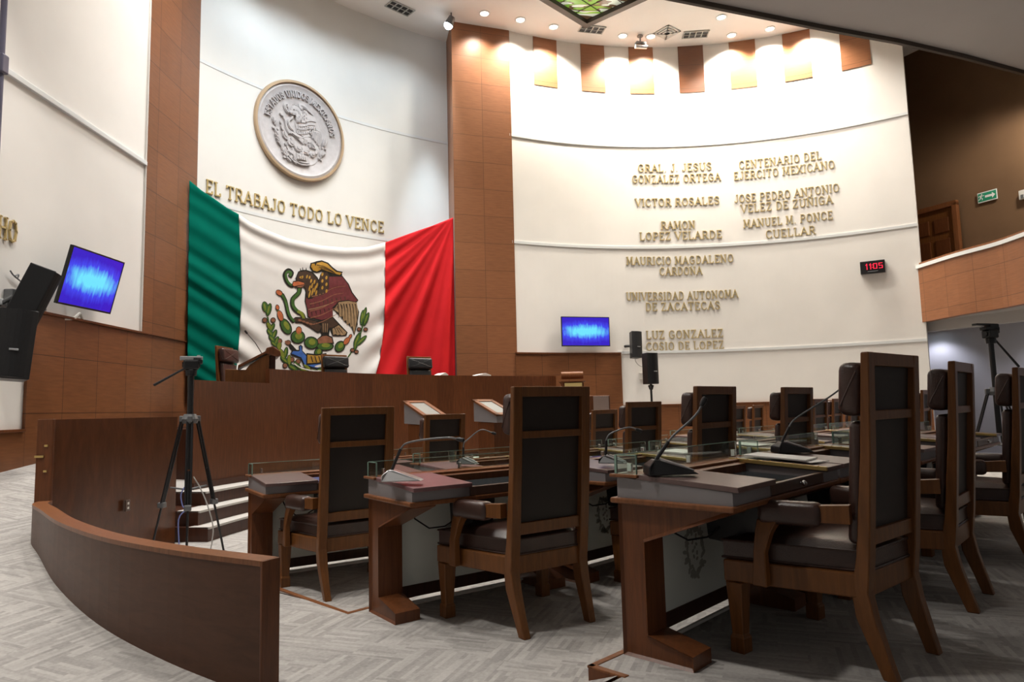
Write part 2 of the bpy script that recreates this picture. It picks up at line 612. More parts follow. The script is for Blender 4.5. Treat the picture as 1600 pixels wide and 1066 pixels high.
def wall(name, path, z0, z1, th, mat, parent=None, zf=None):
    """A wall along a plan path; its visible face is on the path, its body th to the left of it (negative: right). UV in metres."""
    bm = BM()
    uvl = bm.loops.layers.uv.new('UVMap')
    P = [Vector((p[0], p[1], 0)) for p in path]
    n = len(P)
    off = []
    for i in range(n):
        t = (P[min(i + 1, n - 1)] - P[max(i - 1, 0)]).normalized()
        off.append(P[i] + Vector((-t.y, t.x, 0)) * th)
    s = [0]
    for i in range(1, n):
        s.append(s[-1] + (P[i] - P[i - 1]).length)
    def zz(i, z):
        return z
    def V(p, z):
        return bm.verts.new((p.x, p.y, z))
    za = [zf(i / (n - 1)) if zf else z0 for i in range(n)]
    f0 = [V(P[i], za[i]) for i in range(n)]
    f1 = [V(P[i], z1) for i in range(n)]
    b0 = [V(off[i], za[i]) for i in range(n)]
    b1 = [V(off[i], z1) for i in range(n)]
    def face(vs, uvs):
        f = bm.faces.new(vs)
        for lp, uv in zip(f.loops, uvs):
            lp[uvl].uv = uv
    for i in range(n - 1):
        u0, u1 = s[i], s[i + 1]
        face((f0[i], f0[i + 1], f1[i + 1], f1[i]), ((u0, za[i]), (u1, za[i + 1]), (u1, z1), (u0, z1)))
        face((b0[i + 1], b0[i], b1[i], b1[i + 1]), ((u1, za[i + 1]), (u0, za[i]), (u0, z1), (u1, z1)))
        face((f1[i], f1[i + 1], b1[i + 1], b1[i]), ((u0, z1), (u1, z1), (u1, z1 + abs(th)), (u0, z1 + abs(th))))
        face((f0[i + 1], f0[i], b0[i], b0[i + 1]), ((u1, z0), (u0, z0), (u0, z0 - abs(th)), (u1, z0 - abs(th))))
    a = abs(th)
    face((f0[0], f1[0], b1[0], b0[0]), ((0, z0), (0, z1), (-a, z1), (-a, z0)))
    face((f0[-1], b0[-1], b1[-1], f1[-1]), ((s[-1], z0), (s[-1] + a, z0), (s[-1] + a, z1), (s[-1], z1)))
    return obj(name, bm, mat, parent)

def slab(name, poly, z0, z1, mat, parent=None, bev=0.0):
    bm = BM()
    prism(bm, poly, z0, z1, 'xy', bev)
    return obj(name, bm, mat, parent)

def ring_sector(name, c, r0, r1, a0, a1, z0, z1, mat, n=40, parent=None):
    inner = arc(c, r0, a0, a1, n)
    outer = arc(c, r1, a1, a0, n)
    return slab(name, inner + outer, z0, z1, mat, parent)

# plan coordinates of the seat rows: s along a row, q across it (towards the camera side)
def sr(s, q):
    return ((s + q) / math.sqrt(2), (s - q) / math.sqrt(2))

# ================================================================== THE SETTING
# --- floors: the lowest floor, three seat tiers, two carpeted aisles that climb
Z0, Z1, Z2, Z3 = -0.075, 0.0, 0.075, 0.15
struct(slab('floor', [(-6.4, -4), (12.5, -4), (12.5, 18), (-6.4, 18)], -0.25, Z0, M['carpet']))
struct(slab('floor_tier', [sr(2.16, -5.2), sr(17, -5.2), sr(17, -3.0), sr(2.16, -3.0)], -0.2, Z1, M['carpet']))
struct(slab('floor_tier', [sr(2.16, -3.52), sr(17, -3.52), sr(17, -1.5), sr(2.16, -1.5)], -0.2, Z2, M['carpet']))
struct(slab('floor_tier', [sr(2.28, -1.86), sr(17, -1.86), sr(17, 5), sr(-4, 5), sr(-4, -1.70), sr(2.28, -1.70)], -0.2, Z3, M['carpet']))

def lerp_table(tab, x):
    if x <= tab[0][0]:
        return tab[0][1]
    for (a, za), (b, zb) in zip(tab, tab[1:]):
        if x <= b:
            return za + (zb - za) * (x - a) / (b - a)
    return tab[-1][1]

AISLE = [(-5.7, Z0), (-5.2, Z1), (-4.0, 0.070), (-3.4, 0.0755), (-1.87, 0.093), (-1.72, 0.1505), (5, 0.1505)]
RAMP = [(-9.6, 0.83), (-8.66, 0.70), (-6.0, 0.36), (-2.9, 0.10), (-1.72, 0.1505), (5, 0.1505)]

# low curved barrier: plan of its inner top edge
BARR = [(-3.42, 5.12), (-3.36, 4.98), (-3.11, 4.70), (-2.61, 4.13), (-2.05, 3.60), (-1.52, 3.22), (-1.0, 2.925)]

def smooth_path(pts, n=6):
    out = []
    P = [Vector((p[0], p[1])) for p in pts]
    for i in range(len(P) - 1):
        p0, p1, p2, p3 = P[max(i - 1, 0)], P[i], P[i + 1], P[min(i + 2, len(P) - 1)]
        for k in range(n):
            t = k / n
            out.append(tuple(0.5 * ((2 * p1) + (p2 - p0) * t + (2 * p0 - 5 * p1 + 4 * p2 - p3) * t * t + (3 * p1 - p0 - 3 * p2 + p3) * t ** 3)))
    out.append(tuple(P[-1]))
    return out

BPATH = smooth_path(BARR)
def qof(p):
    return (p[0] - p[1]) / math.sqrt(2)

# aisle between the barrier and the seat tiers
bm = BM()
edge_a, edge_b = [], []
qs = sorted(set([-5.7, -5.2, -4.6, -4.0, -3.4, -2.9, -2.5, -1.87, -1.72]))
for q in qs:
    z = lerp_table(AISLE, q)
    s_left = -0.2
    best = [p for p in BPATH if abs(qof(p) - q) < 0.35]
    if best:
        p = min(best, key=lambda p: abs(qof(p) - q))
        s_left = (p[0] + p[1]) / math.sqrt(2) - 0.02
    elif q < -4:
        p = BPATH[0]
        s_left = (p[0] + p[1]) / math.sqrt(2)
    s_right = 2.16 if q < -1.9 else 2.28
    a, b = sr(s_left, q), sr(s_right, q)
    edge_a.append((bm.verts.new((a[0], a[1], z)), bm.verts.new((a[0], a[1], -0.24))))
    edge_b.append((bm.verts.new((b[0], b[1], z)), bm.verts.new((b[0], b[1], -0.24))))
for i in range(len(qs) - 1):
    bm.faces.new((edge_a[i][0], edge_b[i][0], edge_b[i + 1][0], edge_a[i + 1][0]))
    bm.faces.new((edge_b[i][0], edge_b[i][1], edge_b[i + 1][1], edge_b[i + 1][0]))
    bm.faces.new((edge_a[i][1], edge_a[i][0], edge_a[i + 1][0], edge_a[i + 1][1]))
struct(obj('floor_aisle', bm, M['carpet']))

# outer ramp that climbs along the left wall behind the barrier
bm = BM()
rp = [( -5.4, 8.9), (-5.4, 7.9), (-5.4, 7.0), (-5.4, 5.5), (-5.4, 4.0), (-5.4, 2.0), (-5.4, -3.0), (2.0, -3.0)]
rows = []
for q in [-9.6, -9.2, -8.66, -8.0, -7.0, -6.2, -5.8, -5.2, -4.6, -4.0, -3.4, -2.92, -2.3, -1.71]:
    z = lerp_table(RAMP, q)
    best = [p for p in BPATH if abs(qof(p) - q) < 0.4]
    if best:
        p = min(best, key=lambda p: abs(qof(p) - q))
        s_r = (p[0] + p[1]) / math.sqrt(2) - 0.04
        if q < -5.9:
            s_r = (BPATH[0][0] + BPATH[0][1]) / math.sqrt(2) - 0.04
    elif q < -5:
        # along the tall wing panel
        x = -3.55 - max(0.0, min(1.0, (-7.3 - q) / 2.2)) * 1.5
        s_r = (2 * x - q * math.sqrt(2)) / math.sqrt(2)
        y = x - q * math.sqrt(2)
        s_r = (x + y) / math.sqrt(2)
    else:
        s_r = 1.35 if q < -2.4 else 1.0
    yl = XL - 0.02 - q * math.sqrt(2)
    s_l = max((XL - 0.02 + yl) / math.sqrt(2), -6)
    a, b = sr(s_l, q), sr(s_r, q)
    rows.append((bm.verts.new((a[0], a[1], z)), bm.verts.new((b[0], b[1], z)), bm.verts.new((b[0], b[1], -0.24))))
for r0, r1 in zip(rows, rows[1:]):
    bm.faces.new((r0[0], r0[1], r1[1], r1[0]))
    bm.faces.new((r0[1], r0[2], r1[2], r1[1]))
struct(obj('floor_ramp', bm, M['carpet']))

# wooden nosings on the tier corners
for (pa, pb, zt) in ((sr(2.28, -1.86), sr(2.28, -1.70), Z3), (sr(2.28, -1.86), sr(2.75, -1.86), Z3),
                     (sr(2.16, -3.53), sr(2.16, -4.5), Z2 - 0.004), (sr(2.16, -3.53), sr(2.6, -3.53), Z2)):
    bm = BM()
    a, b = Vector((*pa, 0)), Vector((*pb, 0))
    d = b - a
    box(bm, (a + b) / 2 + Vector((0, 0, zt - 0.002)), (d.length + 0.03, 0.03, 0.012), 0.003, Matrix.Rotation(math.atan2(d.y, d.x), 3, 'Z'))
    struct(obj('trim_1', bm, M['wood_pale']), 'wooden nosing strip on the edge of a carpeted tier')
bm = BM()
a, b = Vector((*sr(2.272, -1.868), 0)), Vector((*sr(2.272, -1.70), 0))
d = b - a
box(bm, (a + b) / 2 + Vector((0, 0, 0.09)), (d.length, 0.016, 0.11), 0, Matrix.Rotation(math.atan2(d.y, d.x), 3, 'Z'))
struct(obj('trim_1', bm, M['wood']), 'dark wooden riser at the end of the nearest tier')

# --- left wall
YP0, YP1 = 9.56, 11.06
struct(wall('wall_left', [(XL, YP1 + 0.1), (XL, -3.5)], -0.2, ZC + 0.05, -0.2, M['plaster']))
# wood tile band and pilaster on the left wall (each a slab standing 3 cm proud)
struct(wall('wall_left_pilaster', [(XL + 0.035, YP1 + 0.05), (XL + 0.035, YP0)], 2.42, ZC, -0.034, M['tile']))
struct(wall('wall_left_wainscot', [(XL + 0.035, YP1 + 0.05), (XL + 0.035, 7.32)], 0.25, 2.40, -0.034, M['tile']))
struct(wall('wall_left_dado', [(XL + 0.036, 7.32), (XL + 0.036, 3.0)], -0.1, 1.10, -0.036, M['tile']))
bm = BM()
box(bm, (XL + 0.03, (YP0 + 7.32) / 2, 2.405), (0.07, YP0 - 7.32 + 0.02, 0.03), 0.004)
box(bm, (XL + 0.03, (YP0 + YP1 + 0.05) / 2, 2.407), (0.066, YP1 - YP0 + 0.05, 0.012))
struct(obj('trim_2', bm, M['wood']), 'wooden cap rail on the left wood wainscot')
bm = BM()
box(bm, (XL + 0.03, 5.2, 1.11), (0.07, 4.2, 0.03), 0.004)
struct(obj('trim_2', bm, M['wood']), 'wooden cap rail on the left dado')
bm = BM()
box(bm, (XL + 0.014, (YP0 + 2.0) / 2, 4.87), (0.05, YP0 - 2.0, 0.065), 0.006)
struct(obj('trim_3', bm, M['trim']), 'white rail across the cream left wall')
bm = BM()
box(bm, (XL + 0.01, YP0 - 0.008, 6.08), (0.04, 0.014, 7.3))
struct(obj('trim_3', bm, M['plaster']), 'pale edge strip beside the left wood pilaster')
bm = BM()
box(bm, (XL + 0.014, 6.0, 2.43), (0.05, 2.6, 0.065), 0.006)
struct(obj('trim_3', bm, M['trim']), 'low white rail on the left wall behind the loudspeakers')

# --- flag niche
AN0, AN1 = 152.4, 118.9
struct(wall('wall_niche', arc(CN, RN, AN0, AN1, 60), -0.2, ZC + 0.05, 0.2, M['plaster_cool']))
for z in (4.87, 7.31):
    struct(wall('trim_4', arc(CN, RN - 0.006, AN0, AN1, 48), z - 0.03, z + 0.03, 0.0055, M['trim']), 'white rail curving across the flag niche')
# right pilaster, a wood-clad pier between niche and inscription wall
pa = Vector((-1.17, 14.28, 0))
pb = Vector((0.10, 14.70, 0))
pc = Vector((-1.36, 15.11, 0))
struct(wall('wall_pier', [(pc.x, pc.y), (pa.x, pa.y), (pb.x, pb.y), (pb.x + 0.1, pb.y + 0.5)], -0.2, ZC, 0.3, M['tile_pale']))

# --- inscription wall
AW0, AW1 = 117.0, 54.5
struct(wall('wall_right', arc(CW, RW, AW0, AW1, 72), -0.2, ZC + 0.05, 0.22, M['plaster']))
for z in (2.43, 4.87, 7.31):
    a0 = AW0 if z > 3 else 99.8
    struct(wall('trim_5', arc(CW, RW - 0.016, a0, AW1, 60), z - 0.03, z + 0.03, 0.015, M['trim']), 'white rail curving across the inscription wall')
struct(wall('wall_right_wainscot', arc(CW, RW - 0.03, AW0, 99.3, 30), -0.1, 2.42, 0.029, M['tile']))
struct(wall('wall_right_dado', arc(CW, RW - 0.03, 99.3, AW1, 40), -0.1, 1.22, 0.029, M['tile']))
struct(wall('trim_6', arc(CW, RW - 0.05, AW0, 99.3, 30), 2.395, 2.43, 0.05, M['wood']), 'wooden cap on the right wood wainscot')
struct(wall('trim_6', arc(CW, RW - 0.05, 99.3, AW1, 30), 1.205, 1.235, 0.05, M['wood']), 'wooden cap on the low right dado')
# seven wood panels under the ceiling
for i in range(7):
    ac = 110.4 - 8.27 * i
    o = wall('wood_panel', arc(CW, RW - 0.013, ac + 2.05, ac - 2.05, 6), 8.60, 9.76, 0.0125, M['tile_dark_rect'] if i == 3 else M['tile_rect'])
    nth = ['first', 'second', 'third', 'fourth and darkest', 'fifth', 'sixth', 'seventh'][i]
    tag(o, nth + ' wood panel under the ceiling counted from the wood pier', 'wall panel', 'wood panels under the ceiling')

# --- ceiling
SKV = Vector((1.82, 14.49, ZC))
e1 = Vector((-0.70, -0.714, 0)).normalized()
e2 = Vector((0.76, -0.65, 0)).normalized()
SKN = 4.2
struct(slab('ceiling', [(-6.3, 6.2), (-6.3, 16.6), (10.0, 18.2), (13.6, 18.2), (13.6, 14.0), (10.0, 12.69), (2.9, 10.08), (-6.3, 6.7)], ZC, ZC + 0.2, M['ceiling']))
# dropped grey soffit over the back of the hall, with its dark edge
SE = [at_z(x, y, 7.5) for x, y in ((1075, 0), (1180, 21), (1280, 41), (1400, 63), (1500, 86), (1600, 113))]
se0 = SE[0] + (SE[0] - SE[1]).normalized() * 9.5
se1 = SE[-1] + (SE[-1] - SE[-2]).normalized() * 3.5
EDGE = [(p.x, p.y) for p in [se0] + SE + [se1]]
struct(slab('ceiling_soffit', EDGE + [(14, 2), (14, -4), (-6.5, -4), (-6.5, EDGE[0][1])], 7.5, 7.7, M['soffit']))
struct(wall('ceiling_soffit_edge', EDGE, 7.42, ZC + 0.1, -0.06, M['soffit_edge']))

# skylight: leaded glass in a dark frame
t = thing('skylight', 'stained glass skylight in a dark frame in the hall ceiling', 'skylight', SKV)
bm = BM()
c4 = [Vector((0, 0, 0)), e2 * SKN, e1 * SKN + e2 * SKN, e1 * SKN]
ins = [e1 * 0.14 + e2 * 0.14, e1 * 0.14 + e2 * (SKN - 0.14), e1 * (SKN - 0.14) + e2 * (SKN - 0.14), e1 * (SKN - 0.14) + e2 * 0.14]
fr = BM()
for k in range(4):
    k2 = (k + 1) % 4
    prism(fr, [(c4[k].x, c4[k].y), (c4[k2].x, c4[k2].y), (ins[k2].x, ins[k2].y), (ins[k].x, ins[k].y)], -0.12, -0.001, 'xy')
for k in range(1, 8):
    for (ea, eb) in ((e1, e2), (e2, e1)):
        a = ea * (SKN * k / 8)
        b = a + eb * SKN
        d = b - a
        box(fr, (a + b) / 2 + Vector((0, 0, -0.03)), (d.length - 0.2, 0.012, 0.012), 0, Matrix.Rotation(math.atan2(d.y, d.x), 3, 'Z'))
obj('frame', fr, M['soffit_edge'], t)
prism(bm, [(p.x, p.y) for p in ins], -0.022, -0.012, 'xy')
obj('stained_glass', bm, M['skylight'], t)

# --- right gallery: parapet, floor slab, back wall
PAR = smooth_path([(8.54, 14.15), (8.62, 13.0), (8.80, 12.1), (8.78, 11.2), (8.78, 9.5), (8.78, 6.0)], 4)
struct(wall('wall_gallery_parapet', PAR, 2.80, 3.93, 0.15, M['tile_pale']))
struct(wall('trim_7', [(p[0] - 0.03, p[1]) for p in PAR], 3.93, 4.00, 0.22, M['trim']), 'white band on top of the gallery parapet')
struct(wall('trim_7', [(p[0] + 0.02, p[1]) for p in PAR], 4.00, 4.05, 0.12, M['wood_pale']), 'wooden handrail cap on the gallery parapet')
struct(slab('floor_gallery', [(PAR[0][0] + 0.1, PAR[0][1] + 0.1)] + [(p[0] + 0.1, p[1]) for p in PAR[1:]] + [(13.5, 6.0), (13.5, 12), (9.4, 17.6), (8.45, 17.4), (8.3, 14.3)], 2.83, 3.0, M['grey_beam']))
BW = [(9.05, 17.7), (9.9, 16.5), (11.2, 14.0), (12.6, 10.5), (13.2, 6.0)]
BWP = smooth_path(BW, 5)
struct(wall('wall_gallery', BWP, 3.0, ZC + 0.1, 0.2, M['brown_wall']))
struct(wall('wall_lobby', BWP, -0.2, 2.83, 0.2, M['lavender_lit_wall']))
struct(wall('ceiling_beam', [(8.7, 14.35), (9.2, 13.4), (9.7, 12.2), (9.9, 9.0)], 2.62, 2.83, 0.22, M['grey_beam']), 'shallow grey beam under the gallery')
# side of the inscription wall towards the gallery
struct(wall('wall_right_end', [(8.585, 14.09), (8.70, 14.26)], -0.2, ZC, 0.06, M['plaster']))
struct(wall('wall_right_return', [(8.66, 14.2), (9.05, 17.7)], -0.2, ZC + 0.1, 0.15, M['brown_wall']))
# gallery door with panels
dq = at_plane(1465, 380, (9.9, 16.5), (0.887, 0.461))
bm = BM()
dt = thing('door', 'panelled brown wooden door at the far end of the gallery', 'door', (dq.x - 0.12, dq.y - 0.05, 3.0), math.atan2(-2.5, 1.3))
box(bm, (0, 0, 1.32), (1.0, 0.05, 2.64), 0.004)
obj('door_leaf', bm, M['wood_chair'], dt)
bm = BM()
for cz, h in ((2.25, 0.34), (1.42, 1.0), (0.5, 0.6)):
    for sx in (-0.23, 0.23):
        box(bm, (sx, -0.035, cz), (0.34, 0.03, h), 0.012)
obj('door_panels', bm, M['wood'], dt)
bm = BM()
for sx in (-0.56, 0.56):
    box(bm, (sx, -0.02, 1.36), (0.11, 0.12, 2.72), 0.006)
box(bm, (0, -0.02, 2.70), (1.23, 0.12, 0.12), 0.006)
obj('door_frame', bm, M['wood_pale'], dt)

# ================================================================== LIGHT: seen fixtures and added fill downlights, with their lamps
def add_spot(name, loc, target, power, color, size=75, blend=0.5, soft=0.12, parent=None):
    ld = bpy.data.lights.new(name, 'SPOT')
    ld.energy = power
    ld.color = color
    ld.spot_size = R(size)
    ld.spot_blend = blend
    ld.shadow_soft_size = soft
    o = bpy.data.objects.new(name, ld)
    col.objects.link(o)
    o.location = loc
    o.rotation_euler = (Vector(target) - Vector(loc)).to_track_quat('-Z', 'Y').to_euler()
    return o

def downlight(x, y, z, label, power, color, mat, target=None, size=110, group='recessed downlights', blend=0.7, soft=0.10):
    t = thing('downlight', label, 'ceiling light', (x, y, z), 0, group)
    bm = BM()
    lathe(bm, [(0.085, 0.0), (0.125, 0.0), (0.125, -0.014), (0.10, -0.018), (0.085, -0.004), (0.085, 0.0)], 24)
    obj('ring', bm, M['trim'], t, True)
    bm = BM()
    lathe(bm, [(0, -0.003), (0.084, -0.003), (0.07, -0.010), (0, -0.013)], 24)
    obj('bulb', bm, mat, t, True)
    tg = target if target else (x, y, 0)
    s = add_spot('downlight_lamp', (x, y, z - 0.05), tg, power, color, size, blend, soft)
    return t

WARM = (1.0, 0.91, 0.79)
NEUT = (1.0, 0.95, 0.89)
COOL = (0.80, 0.91, 1.0)
names = ['first', 'second', 'third', 'fourth', 'fifth', 'sixth', 'seventh', 'eighth', 'ninth']
wash = [(757, 21), (813, 31), (865, 42), (973, 56), (1017, 57), (1143, 55), (1203, 45), (1260, 32), (1127, 27)]
for i, (px, py) in enumerate(wash):
    p = at_z(px, py, ZC)
    d = Vector((p.x - CW[0], p.y - CW[1], 0)).normalized()
    tgt = Vector((CW[0], CW[1], 0)) + d * (RW + 0.15)
    tgt.z = 4.8
    lab = names[i] + ' bright ceiling downlight from the wood pier along the inscription wall'
    if i == 8:
        lab = 'lone downlight set further out from the inscription wall, left of the soffit'
    downlight(p.x, p.y, ZC, lab, P_WASH * (0.4 if i == 0 else 0.75 if i == 1 else 1.1), WARM, M['lamp_warm'], tgt if i != 8 else None, 120)
# corner spotlight on the pier, aimed at the flag
p = at_z(705, 20, ZC)
t = thing('spotlight', 'glaring cool white spotlight under the ceiling at the corner of the wood pier', 'spotlight', (p.x, p.y, ZC))
bm = BM()
tube(bm, [(0, 0, 0), (0, 0, -0.12)], 0.015)
obj('bracket', bm, M['grey_metal'], t)
bm = BM()
tube(bm, [(0.02, 0.0, -0.10), (-0.06, 0.02, -0.26)], [0.07, 0.10], 16)
obj('can', bm, M['grey_metal'], t, True)
bm = BM()
bmesh.ops.create_uvsphere(bm, u_segments=16, v_segments=10, radius=0.095)
for v in bm.verts:
    v.co += Vector((-0.065, 0.02, -0.265))
obj('lamp', bm, M['lamp_cool'], t, True)
add_spot('spotlight_lamp', (p.x - 0.22, p.y + 0.1, ZC - 0.35), (-1.64, 14.74, 2.5), P_NICHE * 11.0, (0.72, 0.88, 1.0), 30, 1.0, 0.1)
# unseen cool downlights above the frame, added to light the niche
for i, a in enumerate((148, 141, 134, 127)):
    x = CN[0] + (RN - 1.5) * math.cos(R(a))
    y = CN[1] + (RN - 1.5) * math.sin(R(a))
    tx = CN[0] + (RN + 0.1) * math.cos(R(a))
    ty = CN[1] + (RN + 0.1) * math.sin(R(a))
    downlight(x, y, ZC, names[i] + ' unseen cool downlight above the flag niche, counted from the left pilaster', P_NICHE * (1.2, 0.9, 0.65, 0.7)[i], COOL, M['lamp_cool'], (tx, ty, 4.4), 110, 'unseen cool niche downlights')
# fill downlights added out of frame above to light the hall
k = 0
for (x, y) in ((-3.6, 7.4), (-3.8, 9.6), (-2.0, 9.2), (-2.2, 11.4), (0.2, 9.4), (-1.5, 10.5), (4.4, 9.7), (5.6, 12.2), (7.2, 12.8), (-4.2, 8.6)):
    downlight(x, y, ZC, 'added fill downlight over the %s' % ['ramp by the left wall', 'left pilaster foot', 'dais steps', 'middle of the dais', 'front row of desks', 'right end of the dais', 'second row of desks', 'far right desks', 'gallery end', 'left wainscot'][k], P_HALL * (1, 1, 1, 1, 1, 1, 0.55, 0.55, 0.6, 1)[k], NEUT, M['lamp_warm'], None, 120, 'added hall fill downlights', 0.8, 0.2)
    k += 1
# unseen fill downlights added in the grey soffit over the back rows
k = 0
for (x, y) in ((-3.9, 3.4), (-2.2, 2.2), (-3.8, 5.8), (-0.8, 4.6), (2.6, 6.2), (5.4, 7.8)):
    downlight(x, y, 7.5, 'added soffit fill downlight over the %s' % ['lower ramp', 'end of the barrier', 'upper ramp', 'left aisle', 'middle seats', 'right seats'][k], P_HALL * (1.35, 1.2, 1.2, 0.65, 0.08, 0.08)[k], NEUT, M['lamp_warm'], None, (86, 80, 92, 60, 70, 70)[k], 'added soffit fill downlights', 0.7, 0.2)
    k += 1
# lobby downlights under the gallery
for i, (x, y) in enumerate(((9.75, 15.9), (10.85, 13.6), (11.7, 11.5))):
    downlight(x, y, 2.83, ['small round downlight under the gallery next to the inscription wall', 'second lobby downlight under the gallery', 'third lobby downlight under the gallery'][i], 38, (0.86, 0.87, 1.0), M['lamp_cool'], None, 130, 'lobby downlights', 0.6, 0.06)
# unseen lamp added to brighten the brown gallery wall
downlight(10.6, 12.6, 7.5, 'added fill downlight aimed at the brown gallery wall', 520, WARM, M['lamp_warm'], (10.4, 15.2, 4.2), 130, 'added gallery fill lamp', 0.8, 0.2)
# ================================================================== LETTERING
GL = {
 'A': (0.80, [[(0.03, 0), (0.40, 1), (0.77, 0)], [(0.17, 0.36), (0.63, 0.36)]], [(0.05, 0), (0.75, 0)]),
 'B': (0.70, [[(0.12, 0), (0.12, 1)], [(0.12, 1), (0.45, 1), (0.60, 0.90), (0.60, 0.66), (0.45, 0.54), (0.12, 0.54)], [(0.45, 0.54), (0.66, 0.42), (0.66, 0.12), (0.48, 0), (0.12, 0)]], []),
 'C': (0.74, [[(0.68, 0.80), (0.56, 0.97), (0.32, 1), (0.12, 0.82), (0.06, 0.5), (0.12, 0.18), (0.32, 0), (0.56, 0.03), (0.70, 0.20)]], []),
 'D': (0.76, [[(0.12, 0), (0.12, 1)], [(0.12, 1), (0.42, 1), (0.64, 0.82), (0.70, 0.5), (0.64, 0.18), (0.42, 0), (0.12, 0)]], []),
 'E': (0.66, [[(0.12, 0), (0.12, 1)], [(0.06, 1), (0.60, 1), (0.60, 0.86)], [(0.12, 0.52), (0.46, 0.52)], [(0.06, 0), (0.62, 0), (0.62, 0.16)]], []),
 'G': (0.78, [[(0.68, 0.82), (0.56, 0.97), (0.32, 1), (0.12, 0.82), (0.06, 0.5), (0.12, 0.18), (0.32, 0), (0.58, 0.03), (0.70, 0.18), (0.70, 0.44), (0.46, 0.44)]], []),
 'H': (0.82, [[(0.12, 0), (0.12, 1)], [(0.70, 0), (0.70, 1)], [(0.12, 0.52), (0.70, 0.52)]], [(0.12, 0), (0.12, 1), (0.70, 0), (0.70, 1)]),
 'I': (0.30, [[(0.15, 0), (0.15, 1)]], [(0.15, 0), (0.15, 1)]),
 'J': (0.52, [[(0.40, 1), (0.40, 0.22), (0.30, 0.04), (0.14, 0.0), (0.04, 0.16)]], [(0.40, 1)]),
 'L': (0.62, [[(0.12, 0), (0.12, 1)], [(0.06, 0), (0.58, 0), (0.58, 0.18)]], [(0.12, 1)]),
 'M': (0.96, [[(0.10, 0), (0.16, 1), (0.48, 0.18), (0.80, 1), (0.86, 0)]], [(0.10, 0), (0.86, 0), (0.14, 1), (0.82, 1)]),
 'N': (0.84, [[(0.12, 0), (0.12, 1), (0.70, 0), (0.70, 1)]], [(0.12, 0), (0.70, 1), (0.08, 1)]),
 'O': (0.80, [[(0.40, 1), (0.16, 0.90), (0.06, 0.5), (0.16, 0.10), (0.40, 0), (0.64, 0.10), (0.74, 0.5), (0.64, 0.90), (0.40, 1)]], []),
 'P': (0.68, [[(0.12, 0), (0.12, 1)], [(0.12, 1), (0.46, 1), (0.62, 0.88), (0.62, 0.60), (0.46, 0.47), (0.12, 0.47)]], [(0.12, 0)]),
 'R': (0.76, [[(0.12, 0), (0.12, 1)], [(0.12, 1), (0.46, 1), (0.62, 0.88), (0.62, 0.60), (0.46, 0.48), (0.12, 0.48)], [(0.38, 0.48), (0.70, 0)]], [(0.12, 0), (0.70, 0)]),
 'S': (0.64, [[(0.58, 0.80), (0.46, 0.97), (0.20, 1), (0.07, 0.82), (0.12, 0.62), (0.50, 0.42), (0.59, 0.22), (0.46, 0.02), (0.18, 0), (0.05, 0.20)]], []),
 'T': (0.72, [[(0.02, 0.86), (0.02, 1), (0.70, 1), (0.70, 0.86)], [(0.36, 1), (0.36, 0)]], [(0.36, 0)]),
 'U': (0.78, [[(0.12, 1), (0.12, 0.24), (0.22, 0.05), (0.40, 0), (0.57, 0.05), (0.67, 0.24), (0.67, 1)]], [(0.12, 1), (0.67, 1)]),
 'V': (0.78, [[(0.03, 1), (0.39, 0), (0.75, 1)]], [(0.05, 1), (0.73, 1)]),
 'X': (0.76, [[(0.06, 0), (0.70, 1)], [(0.06, 1), (0.70, 0)]], [(0.06, 0), (0.70, 0), (0.06, 1), (0.70, 1)]),
 'Z': (0.68, [[(0.06, 0.86), (0.06, 1), (0.60, 1), (0.06, 0), (0.62, 0), (0.62, 0.14)]], []),
 '.': (0.26, [[(0.10, 0.02), (0.16, 0.02)]], []),
 '1': (0.40, [[(0.08, 0.8), (0.22, 1), (0.22, 0)]], []),
 '0': (0.62, [[(0.08, 0.04), (0.08, 0.96), (0.54, 0.96), (0.54, 0.04), (0.08, 0.04)]], []),
 '5': (0.62, [[(0.54, 0.96), (0.08, 0.96), (0.08, 0.52), (0.54, 0.52), (0.54, 0.04), (0.08, 0.04)]], []),
}
GL['\u00d1'] = (0.84, GL['N'][1] + [[(0.22, 1.16), (0.33, 1.24), (0.48, 1.15), (0.60, 1.23)]], GL['N'][2])

def text_width(s, gap=0.18):
    return sum(0.42 if c == ' ' else GL[c][0] + gap for c in s) - gap

def text_mesh(bm, s, fx, depth, pen=0.105, gap=0.18, serif=0.26):
    """Letters one unit tall as raised strokes; fx(x, y, d) gives the place of a point d in front of the wall."""
    x0 = 0.0
    def stroke(a, b, wd):
        a, b = Vector((a[0], a[1])), Vector((b[0], b[1]))
        d = b - a
        if d.length < 1e-6:
            return
        d.normalize()
        nrm = Vector((-d.y, d.x)) * wd / 2
        a2, b2 = a - d * wd * 0.42, b + d * wd * 0.42
        q = [a2 - nrm, b2 - nrm, b2 + nrm, a2 + nrm]
        lo = [bm.verts.new(fx(p.x, p.y, 0.001)) for p in q]
        hi = [bm.verts.new(fx(p.x, p.y, depth)) for p in q]
        bm.faces.new(hi)
        for k in range(4):
            bm.faces.new((lo[k], lo[(k + 1) % 4], hi[(k + 1) % 4], hi[k]))
    for c in s:
        if c == ' ':
            x0 += 0.42
            continue
        wd, strokes, serifs = GL[c]
        for st in strokes:
            for p, q in zip(st, st[1:]):
                steep = abs(q[1] - p[1]) > abs(q[0] - p[0])
                stroke((x0 + p[0], p[1]), (x0 + q[0], q[1]), pen if steep else pen * 0.8)
        for (sx, sy) in serifs:
            stroke((x0 + sx - serif / 2, sy), (x0 + sx + serif / 2, sy), pen * 0.62)
        x0 += wd + gap

